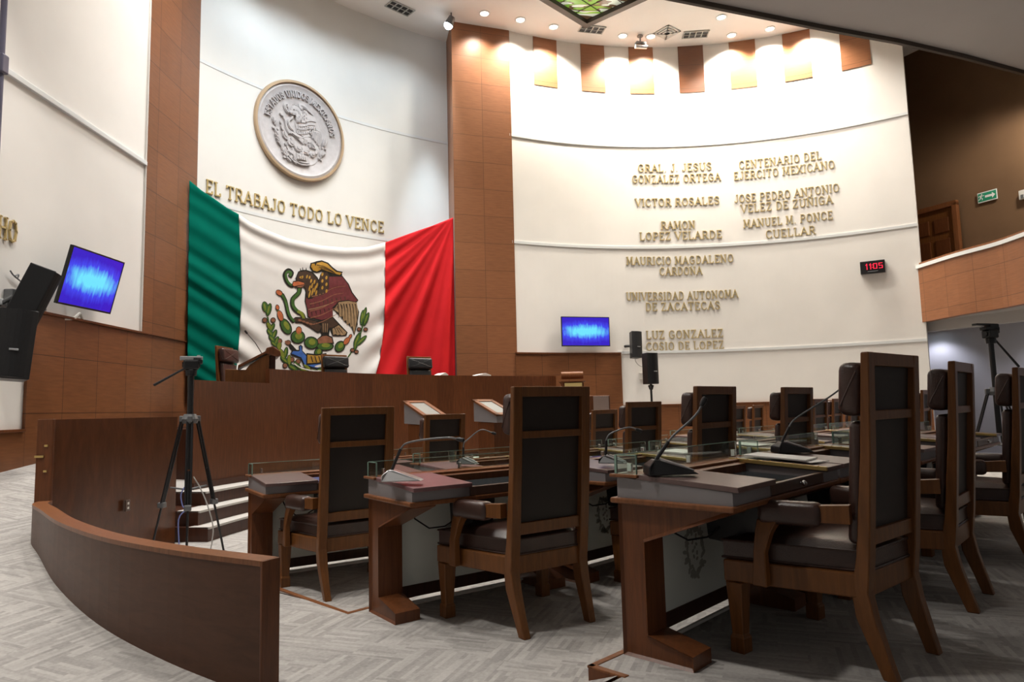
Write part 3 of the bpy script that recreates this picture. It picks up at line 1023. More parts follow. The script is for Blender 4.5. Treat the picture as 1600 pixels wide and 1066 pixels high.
def wall_text(name, lines, c, r, label, mat, depth=0.015, cap=0.178):
    """lines: (string, (x, y) left base pixel, (x, y) right base pixel) surveyed onto the circular wall."""
    mid = at_circle((lines[0][1][0] + lines[0][2][0]) / 2, lines[0][1][1], c, r)
    t = thing(name, label, 'wall lettering', mid, 0, 'gilt inscriptions on the walls')
    for (s, pl, pr) in lines:
        bm = BM()
        L, Rr = at_circle(*pl, c, r), at_circle(*pr, c, r)
        al = math.atan2(L.y - c[1], L.x - c[0])
        ar = math.atan2(Rr.y - c[1], Rr.x - c[0])
        tw = text_width(s)
        zb = (L.z + Rr.z) / 2
        def fx(x, y, d, al=al, ar=ar, tw=tw, zb=zb):
            a = al + (ar - al) * x / tw
            return Vector((c[0] + (r - d) * math.cos(a), c[1] + (r - d) * math.sin(a), zb + y * cap)) - mid
        text_mesh(bm, s, fx, depth)
        obj('text_line', bm, mat, t)
    return t

wall_text('wall_inscription', [('EL TRABAJO TODO LO VENCE', (321, 303), (599, 362))], CN, RN, 'long gold motto on the white wall between the round crest and the flag', M['gold'], 0.025, 0.225)
NI = 'wall_inscription'
wall_text(NI, [('GRAL. J. JESUS', (997, 267), (1112, 267)), ('GONZALEZ ORTEGA', (988, 283.5), (1126, 284))], CW, RW, 'two-line gold inscription at the top of the left column on the white wall', M['gold'])
wall_text(NI, [('VICTOR ROSALES', (993, 321), (1124, 320))], CW, RW, 'single-line gold inscription second from the top of the left column', M['gold'])
wall_text(NI, [('RAMON', (1033, 358), (1086, 357)), ('LOPEZ VELARDE', (1000, 374), (1128, 373))], CW, RW, 'two-line gold inscription resting just above the middle white rail in the left column', M['gold'])
wall_text(NI, [('MAURICIO MAGDALENO', (979, 413), (1146, 410)), ('CARDONA', (1031, 430), (1097, 429))], CW, RW, 'two-line gold inscription just below the middle white rail', M['gold'])
wall_text(NI, [('UNIVERSIDAD AUTONOMA', (979, 468), (1153, 466)), ('DE ZACATECAS', (1009, 485), (1125, 484))], CW, RW, 'two-line gold inscription, widest of the left column, naming a university', M['gold'])
wall_text(NI, [('LUZ GONZALEZ', (1010, 529), (1130, 527)), ('COSIO DE LOPEZ', (1010, 547.5), (1131, 545))], CW, RW, 'lowest two-line gold inscription, above the small black wall loudspeaker', M['gold'])
wall_text(NI, [('CENTENARIO DEL', (1155, 264), (1283, 248)), ('EJERCITO MEXICANO', (1147, 281), (1304, 263))], CW, RW, 'two-line gold inscription at the top of the right column on the white wall', M['gold'])
wall_text(NI, [('JOSE PEDRO ANTONIO', (1148, 318), (1311, 298)), ('VELEZ DE ZU\u00d1IGA', (1158, 333), (1301, 317))], CW, RW, 'two-line gold inscription in the middle of the right column', M['gold'])
wall_text(NI, [('MANUEL M. PONCE', (1162, 357), (1301, 341)), ('CUELLAR', (1197, 373), (1274, 365))], CW, RW, 'lowest two-line gold inscription of the right column, resting above the middle rail', M['gold'])
# end of an inscription on the left wall
bm = BM()
pR = at_plane(23.5, 380, (XL, 0), (1, 0))
pL = at_plane(-5, 366, (XL, 0), (1, 0))
def fxl(x, y, d):
    f = x / text_width('HO')
    return Vector((XL + d, pL.y + (pR.y - pL.y) * f, pR.z + y * 0.225))
text_mesh(bm, 'HO', fxl, 0.025)
tag(obj(NI, bm, M['gold']), 'gold letters at the left edge of the photo on the cream left wall', 'wall lettering', 'gilt inscriptions on the walls')

# ================================================================== THE EAGLE EMBLEM, drawn as flat shapes
def ell(cx, cy, rx, ry, rot=0, n=16):
    c, s = math.cos(R(rot)), math.sin(R(rot))
    return [(cx + rx * math.cos(2 * PI * k / n) * c - ry * math.sin(2 * PI * k / n) * s,
             cy + rx * math.cos(2 * PI * k / n) * s + ry * math.sin(2 * PI * k / n) * c) for k in range(n)]

def ribbon(pts, w0, w1=None):
    """A stroke of varying width as quads."""
    P = [Vector(p) for p in smooth_path(pts, 4)]
    n = len(P)
    L, Rr = [], []
    for i, p in enumerate(P):
        t = (P[min(i + 1, n - 1)] - P[max(i - 1, 0)]).normalized()
        wv = (w0 + ((w1 if w1 is not None else w0) - w0) * i / (n - 1)) / 2
        L.append(tuple(p + Vector((-t.y, t.x)) * wv))
        Rr.append(tuple(p - Vector((-t.y, t.x)) * wv))
    return [[L[i], L[i + 1], Rr[i + 1], Rr[i]] for i in range(n - 1)]

DK, GO, MA, TA, BR, GR, OL, OR, BL, WH, BE = range(11)
EM_COL = [('emblem_outline', (0.018, 0.016, 0.012)), ('emblem_gold', (0.42, 0.23, 0.035)), ('emblem_maroon', (0.135, 0.03, 0.032)),
          ('emblem_tan', (0.30, 0.20, 0.105)), ('emblem_brown', (0.055, 0.032, 0.02)), ('emblem_green', (0.05, 0.115, 0.025)),
          ('emblem_olive', (0.19, 0.22, 0.03)), ('emblem_orange', (0.46, 0.13, 0.05)), ('emblem_blue', (0.05, 0.13, 0.42)),
          ('emblem_white', (0.70, 0.68, 0.64)), ('emblem_berry', (0.24, 0.10, 0.055))]
EM_MATS = [mottled(n_, c_, 0.18, 14, 0.85, 0.2) for n_, c_ in EM_COL]
SH = []   # (layer, colour, polygon)
def S(layer, c, poly):
    SH.append((layer, c, poly))
def RB(layer, c, pts, w0, w1=None):
    for q in ribbon(pts, w0, w1):
        SH.append((layer, c, q))
# far wing
S(0, DK, [(500, 150), (508, 112), (540, 104), (560, 96), (602, 90), (655, 110), (695, 150), (730, 176), (776, 186), (768, 200), (772, 214), (756, 224), (710, 214), (655, 205), (600, 185), (560, 196), (525, 188)])
S(1, GO, [(512, 145), (518, 118), (542, 118), (548, 140), (560, 112), (600, 102), (648, 120), (688, 160), (722, 186), (766, 194), (752, 212), (712, 202), (650, 180), (600, 164), (560, 184), (530, 174)])
for y in (0, 16, 30):
    RB(2, BR, [(560 + y, 128 + y), (620 + y, 140 + y), (700 + y * 0.6, 186 + y * 0.5)], 5, 3)
# near wing and body
S(0, DK, [(578, 246), (592, 200), (640, 184), (700, 210), (772, 218), (826, 286), (856, 356), (906, 422), (884, 446), (912, 520), (896, 628), (872, 715), (848, 650), (826, 630), (790, 600), (760, 560), (724, 530), (692, 492), (694, 566), (600, 598), (482, 566), (474, 492), (458, 432), (464, 366), (516, 322)])
S(1, MA, [(588, 250), (640, 300), (660, 226), (770, 226), (818, 290), (848, 362), (898, 424), (876, 436), (820, 420), (744, 430), (690, 484), (690, 558), (600, 588), (490, 558), (482, 490), (467, 432), (474, 400), (540, 396)])
S(1, TA, [(704, 500), (744, 438), (822, 428), (892, 442), (904, 520), (890, 612), (870, 700), (856, 636), (842, 650), (834, 610), (812, 632), (804, 588), (784, 600), (776, 556), (750, 560), (742, 528)])
for k in range(7):
    x = 735 + k * 24
    RB(2, BR, [(x, 452), (x + 10, 510), (x + 4 + k * 3, 570 + k * 14)], 9, 3)
for k in range(5):
    y = 300 + k * 58
    RB(2, BE, [(500 + k * 2, y + 96), (600, y + 70), (700, y + 20), (800 - k * 18, y + 4)], 8, 3)
for k in range(9):
    x = 505 + k * 36
    RB(2, BR, [(x, 440 - k * 6), (x + 6, 480 - k * 6)], 8, 3)
    RB(2, DK, [(x + 10, 520 - k * 8), (x + 16, 552 - k * 8)], 7, 3)
RB(2, TA, [(490, 500), (560, 486), (640, 462), (700, 440)], 6, 4)
# shoulder and neck
S(2, BR, [(590, 300), (584, 220), (600, 192), (648, 190), (664, 226), (660, 318), (620, 372), (560, 392), (520, 400)])
for k in range(6):
    S(3, GO, ell(606 + (k % 2) * 34, 206 + k * 28, 9, 16, 10, 8))
S(2, DK, [(404, 184), (430, 172), (470, 168), (524, 186), (566, 232), (594, 288), (570, 350), (524, 408), (484, 414), (468, 376), (462, 330), (440, 306), (396, 296), (382, 240)])
S(3, BR, [(412, 190), (466, 178), (516, 196), (556, 240), (580, 290), (556, 346), (516, 396), (490, 402), (478, 372), (472, 330), (446, 300), (404, 286), (394, 244)])
for (x, y, ry) in ((500, 370, 36), (524, 352, 34), (545, 328, 30), (560, 300, 24), (520, 300, 24), (500, 322, 26), (540, 270, 20), (512, 262, 18), (478, 226, 16), (440, 230, 14), (500, 232, 14), (555, 360, 22)):
    S(4, GO, ell(x, y, 7, ry, 14, 8))
S(4, GO, ell(428, 232, 14, 10, 0, 8))
S(5, DK, ell(432, 232, 5, 5, 0, 8))
for (x, h) in ((425, 22), (444, 30), (473, 26)):
    RB(2, DK, [(x, 178), (x - 3, 178 - h)], 8, 5)
# beak
S(3, DK, [(350, 300), (362, 262), (405, 258), (458, 270), (466, 300), (430, 322), (392, 322)])
S(4, OR, [(358, 298), (366, 270), (404, 265), (452, 277), (456, 290), (400, 300), (372, 306)])
S(4, BE, [(392, 312), (404, 304), (456, 296), (448, 308), (428, 316)])
# serpent
RB(1, DK, [(332, 228), (352, 196), (322, 172), (292, 206), (306, 260), (336, 298), (365, 304)], 36, 28)
RB(2, GR, [(334, 222), (346, 196), (322, 184), (302, 208), (314, 258), (340, 290), (365, 300)], 20, 18)
RB(1, DK, [(416, 318), (408, 362), (360, 412), (360, 470), (396, 516), (438, 540), (456, 580)], 40, 34)
RB(2, GR, [(416, 318), (406, 364), (362, 412), (364, 468), (398, 512)], 24, 24)
RB(2, OL, [(398, 512), (436, 536), (452, 578)], 28, 22)
RB(1, DK, [(268, 372), (298, 430), (318, 520), (340, 570), (372, 606)], 34, 30)
RB(2, GR, [(270, 376), (300, 432), (322, 520), (344, 566), (374, 600)], 20, 20)
S(1, DK, ell(248, 362, 34, 24, 38))
S(2, OR, ell(246, 360, 27, 18, 38))
# raised claw, leg, tail
S(1, DK, [(360, 578), (382, 562), (440, 562), (560, 590), (620, 590), (694, 560), (748, 618), (816, 690), (806, 718), (760, 722), (690, 720), (668, 664), (660, 730), (604, 728), (590, 690), (566, 696), (500, 650), (440, 616), (384, 612)])
S(2, BR, [(368, 580), (386, 570), (440, 570), (556, 600), (600, 640), (580, 680), (560, 684), (500, 640), (440, 606), (388, 602)])
for k in range(4):
    S(3, BE, ell(420 + k * 30, 590 + k * 10, 16, 9, 12, 8))
S(2, BR, [(600, 604), (690, 570), (740, 624), (690, 650), (664, 650), (640, 690), (600, 690)])
S(2, TA, [(690, 660), (742, 630), (806, 690), (796, 710), (766, 714), (752, 706), (734, 714), (716, 704), (696, 712)])
for k in range(3):
    RB(3, BR, [(708 + k * 16, 650), (726 + k * 26, 700)], 7, 4)
for k in range(3):
    RB(3, TA, [(612 + k * 18, 616), (614 + k * 16, 690)], 6, 3)
S(1, DK, [(556, 752), (600, 712), (640, 706), (690, 728), (704, 786), (566, 798)])
S(2, BE, [(566, 748), (606, 722), (640, 718), (682, 736), (692, 776), (574, 784)])
# cactus pads and fruit
for (cx, cy, rx, ry, rot) in ((302, 642, 44, 74, -28), (402, 728, 62, 58, 0), (514, 778, 62, 54, 10), (628, 806, 74, 38, 0), (572, 858, 36, 44, 20), (752, 808, 42, 52, 36)):
    S(1, DK, ell(cx, cy, rx, ry, rot, 18))
    S(2, GR, ell(cx, cy, rx - 9, ry - 9, rot, 18))
    S(3, OL, ell(cx + 6, cy - 8, (rx - 9) * 0.55, (ry - 9) * 0.6, rot, 14))
for (cx, cy, rx, ry, rot) in ((256, 552, 20, 44, -18), (232, 482, 12, 20, -12), (410, 676, 22, 32, 0), (808, 762, 18, 34, 36), (838, 724, 9, 18, 30)):
    S(2, DK, ell(cx, cy, rx + 5, ry + 5, rot, 12))
    S(3, OR, ell(cx, cy, rx, ry, rot, 12))
RB(2, OL, [(236, 506), (242, 530)], 14, 18)
# left branch
RB(0, GR, [(150, 560), (170, 660), (205, 760), (260, 840), (310, 920), (400, 984), (540, 1004), (680, 984)], 12, 10)
LV = [(130, 478, 24, 44, -12), (160, 500, 20, 52, 14), (165, 640, 16, 38, -30), (188, 650, 16, 38, 26), (172, 692, 18, 38, -38), (208, 704, 16, 38, 22), (188, 742, 18, 36, -42), (226, 760, 16, 36, 20),
      (206, 786, 16, 32, -50), (246, 800, 18, 30, 10), (270, 868, 18, 46, -28), (302, 858, 16, 44, 10), (292, 920, 18, 42, -50), (330, 920, 16, 40, 0), (362, 984, 18, 44, -60), (400, 966, 16, 44, -40), (452, 1002, 16, 40, -72), (480, 980, 14, 36, -50)]
for (cx, cy, rx, ry, rot) in LV:
    S(1, DK, ell(cx, cy, rx + 4, ry + 4, rot, 12))
    S(2, GR if (int(cx) % 3) else OL, ell(cx, cy, rx - 1, ry, rot, 12))
    S(3, OL, ell(cx - 3, cy, rx * 0.35, ry * 0.7, rot, 8))
for (cx, cy) in ((126, 588), (196, 588), (250, 762), (322, 776), (352, 916), (296, 966), (404, 932)):
    S(1, DK, ell(cx, cy, 23, 23))
    S(2, BE, ell(cx, cy, 17, 17))
# right branch
RB(0, GR, [(952, 560), (930, 680), (880, 800), (780, 940), (640, 1000)], 12, 10)
LR = [(938, 566, 15, 62, 8), (972, 580, 15, 58, 20), (956, 540, 12, 60, 14), (896, 752, 20, 64, 22), (930, 760, 15, 60, 46), (884, 790, 14, 50, 10), (600, 1000, 16, 50, 76), (660, 990, 16, 50, 68)]
for (cx, cy, rx, ry, rot) in LR:
    S(1, DK, ell(cx, cy, rx + 4, ry + 4, rot, 12))
    S(2, GR, ell(cx, cy, rx - 1, ry, rot, 12))
    S(3, OL, ell(cx - 3, cy, rx * 0.3, ry * 0.7, rot, 8))
for (cx, cy) in ((912, 664), (966, 666), (856, 838), (890, 852)):
    S(1, DK, ell(cx, cy, 20, 18))
    S(2, BE, ell(cx, cy, 14, 12))
# water, shell and ribbon
S(1, DK, [(338, 870), (352, 840), (330, 812), (322, 770), (350, 790), (392, 836), (412, 838), (408, 806), (426, 792), (442, 806), (440, 842), (474, 876), (700, 880), (704, 962), (560, 1000), (452, 970), (420, 906), (352, 884)])
S(2, BL, [(348, 866), (362, 846), (404, 848), (420, 842), (416, 808), (430, 802), (436, 846), (472, 888), (690, 892), (692, 952), (560, 988), (460, 958), (430, 898)])
S(3, WH, ell(610, 966, 70, 12, -8))
S(2, BE, ell(312, 776, 22, 14, 40))
S(3, DK, [(472, 862), (556, 872), (640, 862), (646, 946), (470, 962)])
S(4, GO, [(482, 876), (556, 884), (630, 874), (634, 936), (482, 948)])
for k in range(4):
    RB(5, BR, [(512 + k * 32, 888), (526 + k * 32, 938)], 9, 9)
RB(3, WH, [(372, 950), (430, 986), (540, 1010), (640, 1000), (700, 976)], 10, 10)

def poly_faces(bm, poly, fx, mi, h0, h1=None, split=0):
    flat = BM()
    try:
        flat.faces.new([flat.verts.new((p[0], p[1], 0)) for p in poly])
    except ValueError:
        flat.free()
        return
    flat.normal_update()
    bmesh.ops.triangulate(flat, faces=list(flat.faces))
    for _ in range(5):
        es = [e for e in flat.edges if e.calc_length() > 34]
        if not es:
            break
        bmesh.ops.subdivide_edges(flat, edges=es, cuts=1)
        bmesh.ops.triangulate(flat, faces=[f for f in flat.faces if len(f.verts) > 3])
    flat.verts.index_update()
    mp = [bm.verts.new(fx(v.co.x, v.co.y, h1 if h1 is not None else h0)) for v in flat.verts]
    for f in flat.faces:
        g = bm.faces.new([mp[v.index] for v in f.verts])
        g.material_index = mi
    flat.free()
    if h1 is not None:
        vs = [bm.verts.new(fx(p[0], p[1], h1)) for p in poly]
        lo = [bm.verts.new(fx(p[0], p[1], h0)) for p in poly]
        for k in range(len(poly)):
            k2 = (k + 1) % len(poly)
            g = bm.faces.new((lo[k], lo[k2], vs[k2], vs[k]))
            g.material_index = mi

# ================================================================== ROUND CREST ON THE NICHE WALL
am = R(139.55)
mc = Vector((CN[0] + RN * math.cos(am), CN[1] + RN * math.sin(am), 6.715))
inward = Vector((-math.cos(am), -math.sin(am), 0))
right = Vector((0, 0, 1)).cross(inward).normalized()
crest = thing('wall_crest', 'large round silver crest with an eagle in a gilt rim on the white wall', 'crest')
crest.matrix_world = Matrix(((right.x, 0, inward.x, mc.x), (right.y, 0, inward.y, mc.y), (right.z, 1, inward.z, mc.z), (0, 0, 0, 1)))
RC = 0.985
bm = BM()
lathe(bm, [(0, -0.005), (RC - 0.02, -0.005), (RC - 0.02, 0.05), (RC - 0.10, 0.075), (RC - 0.17, 0.045), (0, 0.045)], 72)
obj('disc', bm, M['silver_relief'], crest, True, 30)
bm = BM()
lathe(bm, [(RC - 0.03, -0.01), (RC, -0.01), (RC + 0.01, 0.06), (RC - 0.01, 0.10), (RC - 0.05, 0.10), (RC - 0.06, 0.05), (RC - 0.03, -0.01)], 72)
obj('rim', bm, M['coin_rim'], crest, True, 40)
bm = BM()
def fx_coin(x, y, d):
    return Vector(((x - 560) * 0.00136, -(y - 545) * 0.00136 - 0.045, d))
for (ly, c_, poly) in SH:
    poly_faces(bm, poly, fx_coin, 0, 0.044, 0.052 + 0.011 * ly)
obj('eagle_relief', bm, M['silver_relief'], crest)
bm = BM()
sarc = 'ESTADOS UNIDOS MEXICANOS'
def fx_arc(x, y, d):
    tw = text_width(sarc)
    a = R(172) - R(164) * x / tw
    rr = 0.665 + y * 0.115
    return Vector((rr * math.cos(a), rr * math.sin(a), 0.044 + d))
text_mesh(bm, sarc, fx_arc, 0.028, 0.15)
obj('crest_lettering', bm, M['silver_relief'], crest)

# ================================================================== FLAG
def interp(tab, t):
    n = len(tab) - 1
    k = min(int(t * n), n - 1)
    f = t * n - k
    return (tab[k][0] + (tab[k + 1][0] - tab[k][0]) * f, tab[k][1] + (tab[k + 1][1] - tab[k][1]) * f)

def by_x(tab, t):
    x = tab[0][0] + (tab[-1][0] - tab[0][0]) * t
    for (a, b) in zip(tab, tab[1:]):
        if x <= b[0] + 1e-6:
            f = (x - a[0]) / (b[0] - a[0])
            return (x, a[1] + (b[1] - a[1]) * f)
    return tab[-1]

RF = 9.80
def fold_green(px, py):
    # swags running down to the right from the left edge
    u = (px - 295) / 80
    d = (py - 283) - 0.62 * (px - 295) - 0.10 * u * u * 20
    k = 0.5 + 0.5 * min(1, max(0, (py - 300) / 150))
    return 0.012 * k * (math.sin(d / 4.6 + 0.9 * math.sin(d / 23)) + 1.0 * math.sin(d / 11 + 1.3))

def fold_red(px, py):
    dx, dy = 712 - px, py - 330
    a = math.atan2(dy, dx + 1)
    r = math.hypot(dx, dy)
    k = min(1, r / 130) * (0.35 + 0.65 * min(1, max(0, (py - 380) / 120)))
    return 0.034 * k * (math.sin(a * 27 + 0.5) + 0.7 * math.sin(a * 47 + 1.1))

def fold_white(px, py):
    v = 0.0
    # swags under the sagging top edge
    top = by_x(WTOP, min(1, max(0, (px - 373) / 229)))[1]
    d = py - top
    v += 0.030 * math.exp(-d / 22) * math.sin(d / 4.2)
    # folds pulled from both lower corners
    k1 = min(1, max(0, (430 - px) / 60)) * min(1, max(0, (py - 455) / 60))
    v += 0.03 * k1 * math.sin((py - 0.72 * px) / 7.0)
    k2 = min(1, max(0, (px - 555) / 40)) * min(1, max(0, (py - 440) / 80))
    v += 0.03 * k2 * math.sin((py + 0.8 * px) / 7.5)
    return v

def flag_pt(px, py, fold, off=0.0):
    e = min(1.0, max(0.0, (px - 606) / 104))
    return at_circle(px, py, CN, RF - 0.56 * e * e * (3 - 2 * e) - fold(px, py) - off)

GTOP = [(296, 282), (314, 297), (335, 311), (355, 325), (373, 335)]
WTOP = [(373, 335), (390, 347), (410, 357), (450, 373), (500, 384), (540, 387.5), (575, 386), (602, 379)]
RTOP = [(602, 379), (640, 365), (675, 353), (708, 340)]
GL_L = [(296, 282), (295, 360), (294, 440), (293, 520), (293, 625)]
GL_R = [(373, 335), (376, 400), (378, 460), (373, 540), (364, 632)]
WR = [(602, 379), (602, 440), (601, 500), (594, 560), (574, 632)]
RR_ = [(708, 340), (709, 410), (710, 480), (711, 550), (712, 632)]

def cloth(name, top, left, rightb, fold, mat, parent, nu=60, nv=110):
    bm = BM()
    grid = []
    for j in range(nv + 1):
        v = j / nv
        L, Rr = interp(left, v), interp(rightb, v)
        row = []
        for i in range(nu + 1):
            u = i / nu
            tp = by_x(top, u)
            base = (top[0][0] + (top[-1][0] - top[0][0]) * u, top[0][1] + (top[-1][1] - top[0][1]) * u)
            sag = (tp[1] - base[1]) * (1 - v) ** 2
            px = L[0] + (Rr[0] - L[0]) * u
            py = L[1] + (Rr[1] - L[1]) * u + sag
            row.append(bm.verts.new(flag_pt(px, py, fold)))
        grid.append(row)
    for j in range(nv):
        for i in range(nu):
            bm.faces.new((grid[j][i], grid[j][i + 1], grid[j + 1][i + 1], grid[j + 1][i]))
    o = obj(name, bm, mat, parent, True, 180)
    sm = o.modifiers.new('thickness', 'SOLIDIFY')
    sm.thickness = 0.004
    sm.offset = 0
    return o

flag = thing('flag', 'huge green, white and red flag with an eagle emblem hung across the niche', 'flag')
cloth('green_band', GTOP, GL_L, GL_R, fold_green, M['green'], flag)
cloth('white_band', WTOP, GL_R, WR, fold_white, M['white_cloth'], flag, 80, 110)
cloth('red_band', RTOP, WR, RR_, fold_red, M['red'], flag, 80, 110)
bm = BM()
def fx_flag(x, y, h):
    return flag_pt(390 + x * 0.18767, 390 + y * 0.18767, fold_white, 0.008 + h)
for (ly, c_, poly) in SH:
    poly_faces(bm, poly, fx_flag, c_, 0.002 * ly)
obj('eagle_emblem', bm, EM_MATS, flag)

# ================================================================== DAIS
A0, A1 = 169.0, 102.5
dz = (0.075, 0.225, 0.375)
rad = (6.78, 6.95, 7.15)
for i in range(3):
    a_l = (173.2, 172.4, 169.0)[i]
    struct(ring_sector('floor_dais_step', CN, rad[i] + 0.02, 9.9, A1, a_l, -0.2, dz[i] - 0.004, M['wood_dark'], 60))
    struct(ring_sector('floor_dais_tread', CN, rad[i], 9.9 if i == 2 else rad[i + 1] + 0.06, A1, a_l, dz[i] - 0.022, dz[i], M['nosing'], 60))
struct(ring_sector('floor_dais_upper', CN, 8.05, 9.95, 104, 160.0, 0.3, 1.045, M['wood_dark'], 60))
RD = 7.45
t = thing('dais_desk', 'long curved dark wood dais desk front below the flag', 'dais desk')
w1 = wall('lower_front_panel', arc(CN, RD, 167.8, 157.2, 30), 0.376, 1.64, 0.07, M['veneer'], t)
w2 = wall('upper_front_panel', arc(CN, RD, 157.3, 111.5, 70), 0.376, 1.835, 0.07, M['veneer'], t)
o = ring_sector('desk_ledge', CN, RD + 0.06, RD + 0.62, 111.5, 157.2, 1.60, 1.64, M['wood'], 50, t)
bm = BM()
o = ring_sector('plinth', CN, RD - 0.02, RD + 0.02, 111.5, 167.8, 0.376, 0.45, M['wood_dark'], 60, t)

def polar(a, r, z=0):
    return Vector((CN[0] + r * math.cos(R(a)), CN[1] + r * math.sin(R(a)), z))

# speaker's rostrum seen from the side at the left of the dais
p0 = at_circle(362, 592, CN, 7.85)
vd = Vector((p0.x, p0.y, 0)).normalized()
RX = Vector((vd.y, -vd.x, 0))                     # along the rostrum's side
rost = thing('rostrum', 'wooden rostrum with a slanted reading top at the left end of the dais', 'lectern', (p0.x, p0.y, 0.375), math.atan2(RX.y, RX.x))
def rp_(px, py):
    q = at_plane(px, py, (p0.x, p0.y), (vd.x, vd.y))
    return ((q - p0).dot(RX), q.z - 0.375)
bm = BM()
rb0 = rp_(421, 592)[0]
prism(bm, [(rp_(352, 592)[0], 0.0), (rb0, 0.0), rp_(421, 553), rp_(413, 556), rp_(390, 570), rp_(384, 578), rp_(352, 577)], 0.0, 0.55, 'xz', 0.006)
obj('body', bm, M['wood_chair'], rost)
bm = BM()
prism(bm, [rp_(372, 576), rp_(417, 552), rp_(417, 548), rp_(372, 571)], -0.03, 0.58, 'xz', 0.004)
obj('reading_top', bm, M['wood'], rost)
bm = BM()
prism(bm, [rp_(415, 553), rp_(434, 558), rp_(439, 555), rp_(438, 549), rp_(426, 541), rp_(416, 544)], -0.03, 0.58, 'xz', 0.012)
obj('front_cap', bm, M['wood'], rost)
bm = BM()
prism(bm, [(rb0 + 0.005, 0.0), (rp_(431, 592)[0], 0.0), rp_(431, 556), rp_(422, 554)], 0.06, 0.50, 'xz', 0.004)
obj('front_board', bm, M['wood_dark'], rost)

# lectern with a plaque at the right end of the dais
p1 = at_y(894, 603, 13.1)
lect = thing('lectern', 'small wooden lectern with a yellow plaque at the right end of the dais', 'lectern', (p1.x, p1.y, 0.375), R(2))
bm = BM()
loft(bm, [((0, 0, 0), 0.20, 0.17), ((0, 0, 1.30), 0.20, 0.17), ((0, -0.02, 1.33), 0.24, 0.19)])
obj('body', bm, M['wood'], lect)
bm = BM()
tube(bm, [(-0.21, -0.02, 1.45), (0.21, -0.02, 1.45)], 0.072, 16)
obj('rolled_top', bm, M['wood_pale'], lect, True)
bm = BM()
box(bm, (0.0, -0.19, 1.20), (0.33, 0.02, 0.20), 0.004)
obj('plaque', bm, M['yellow_plaque'], lect)

# cabinet in front of the right wainscot
p1 = at_y(926, 640, 11.3)
cab = thing('pedestal_cabinet', 'dark wood pedestal with a pinkish grey panel in front of the right wainscot', 'cabinet', (p1.x, p1.y, Z0), R(4))
bm = BM()
box(bm, (0, 0, 0.735), (0.50, 0.45, 1.47), 0.012)
obj('body', bm, M['wood'], cab)
bm = BM()
box(bm, (0.10, -0.232, 0.95), (0.25, 0.02, 1.02), 0.003)
obj('side_panel', bm, M['pink_grey'], cab)

# two standing lecterns with glazed sloping tops
def glass_lectern(px, Y, label):
    c = at_y(px, 640, Y)
    t = thing('glazed_lectern', label, 'lectern', (c.x, c.y, Z0), R(45))
    bm = BM()
    box(bm, (0, 0.0, 0.555), (0.34, 0.34, 1.11), 0.01)
    obj('body', bm, M['wood'], t)
    bm = BM()
    prism(bm, [(0.24, 1.12), (0.24, 1.40), (-0.24, 1.19), (-0.24, 1.10)], -0.18, 0.18, 'yz', 0.004)
    obj('case', bm, M['grey_case'], t)
    bm = BM()
    mtx = Matrix.Rotation(math.atan2(0.21, 0.48), 3, 'X')
    for (cx, cy, sx, sy) in ((-0.165, 0, 0.07, 0.56), (0.165, 0, 0.07, 0.56), (0, 0.245, 0.40, 0.07), (0, -0.245, 0.40, 0.07)):
        box(bm, mtx @ Vector((cx, cy, 0.0)) + Vector((0, 0, 1.315)), (sx, sy, 0.03), 0.004, mtx)
    obj('top_frame', bm, M['wood_pale'], t)
    bm = BM()
    box(bm, mtx @ Vector((0, 0, 0.002)) + Vector((0, 0, 1.31)), (0.27, 0.43, 0.012), 0, mtx)
    obj('glass_pane', bm, M['pane_reflection'], t)
glass_lectern(664, 9.5, 'standing lectern with a sloping glazed top, left one before the dais')
glass_lectern(772, 9.9, 'standing lectern with a sloping glazed top, right one before the dais')
# ================================================================== BARRIER AND WING PANEL
def sweep_wall(name, path, zbot, ztop, th, mat, parent=None):
    bm = BM()
    P = [Vector((p[0], p[1], 0)) for p in path]
    n = len(P)
    secs = []
    for i in range(n):
        t = (P[min(i + 1, n - 1)] - P[max(i - 1, 0)]).normalized()
        nn = Vector((-t.y, t.x, 0))
        a, b = P[i], P[i] - nn * th
        zb = zbot(P[i]) if callable(zbot) else zbot
        zt = ztop(P[i]) if callable(ztop) else ztop
        secs.append([bm.verts.new((a.x, a.y, zb)), bm.verts.new((b.x, b.y, zb)), bm.verts.new((b.x, b.y, zt)), bm.verts.new((a.x, a.y, zt))])
    for A, B in zip(secs, secs[1:]):
        for k in range(4):
            bm.faces.new((A[k], A[(k + 1) % 4], B[(k + 1) % 4], B[k]))
    bm.faces.new(secs[0])
    bm.faces.new(list(reversed(secs[-1])))
    return obj(name, bm, mat, parent)

ZB = 0.62
bar = thing('barrier', 'low curved brown wooden barrier between the ramp and the desks', 'barrier')
sweep_wall('panel', BPATH, -0.1, ZB - 0.022, 0.09, M['wood_barrier'], bar)
sweep_wall('cap', BPATH, ZB - 0.022, ZB, 0.092, M['wood_pale'], bar)
bm = BM()
e_ = Vector((*BPATH[-1], 0))
t_ = (e_ - Vector((*BPATH[-2], 0))).normalized()
n_ = Vector((-t_.y, t_.x, 0))
box(bm, e_ - n_ * 0.046 + t_ * 0.007 + Vector((0, 0, 0.26)), (0.014, 0.092, 0.72), 0.003, Matrix.Rotation(math.atan2(t_.y, t_.x), 3, 'Z'))
obj('end_board', bm, M['wood'], bar)

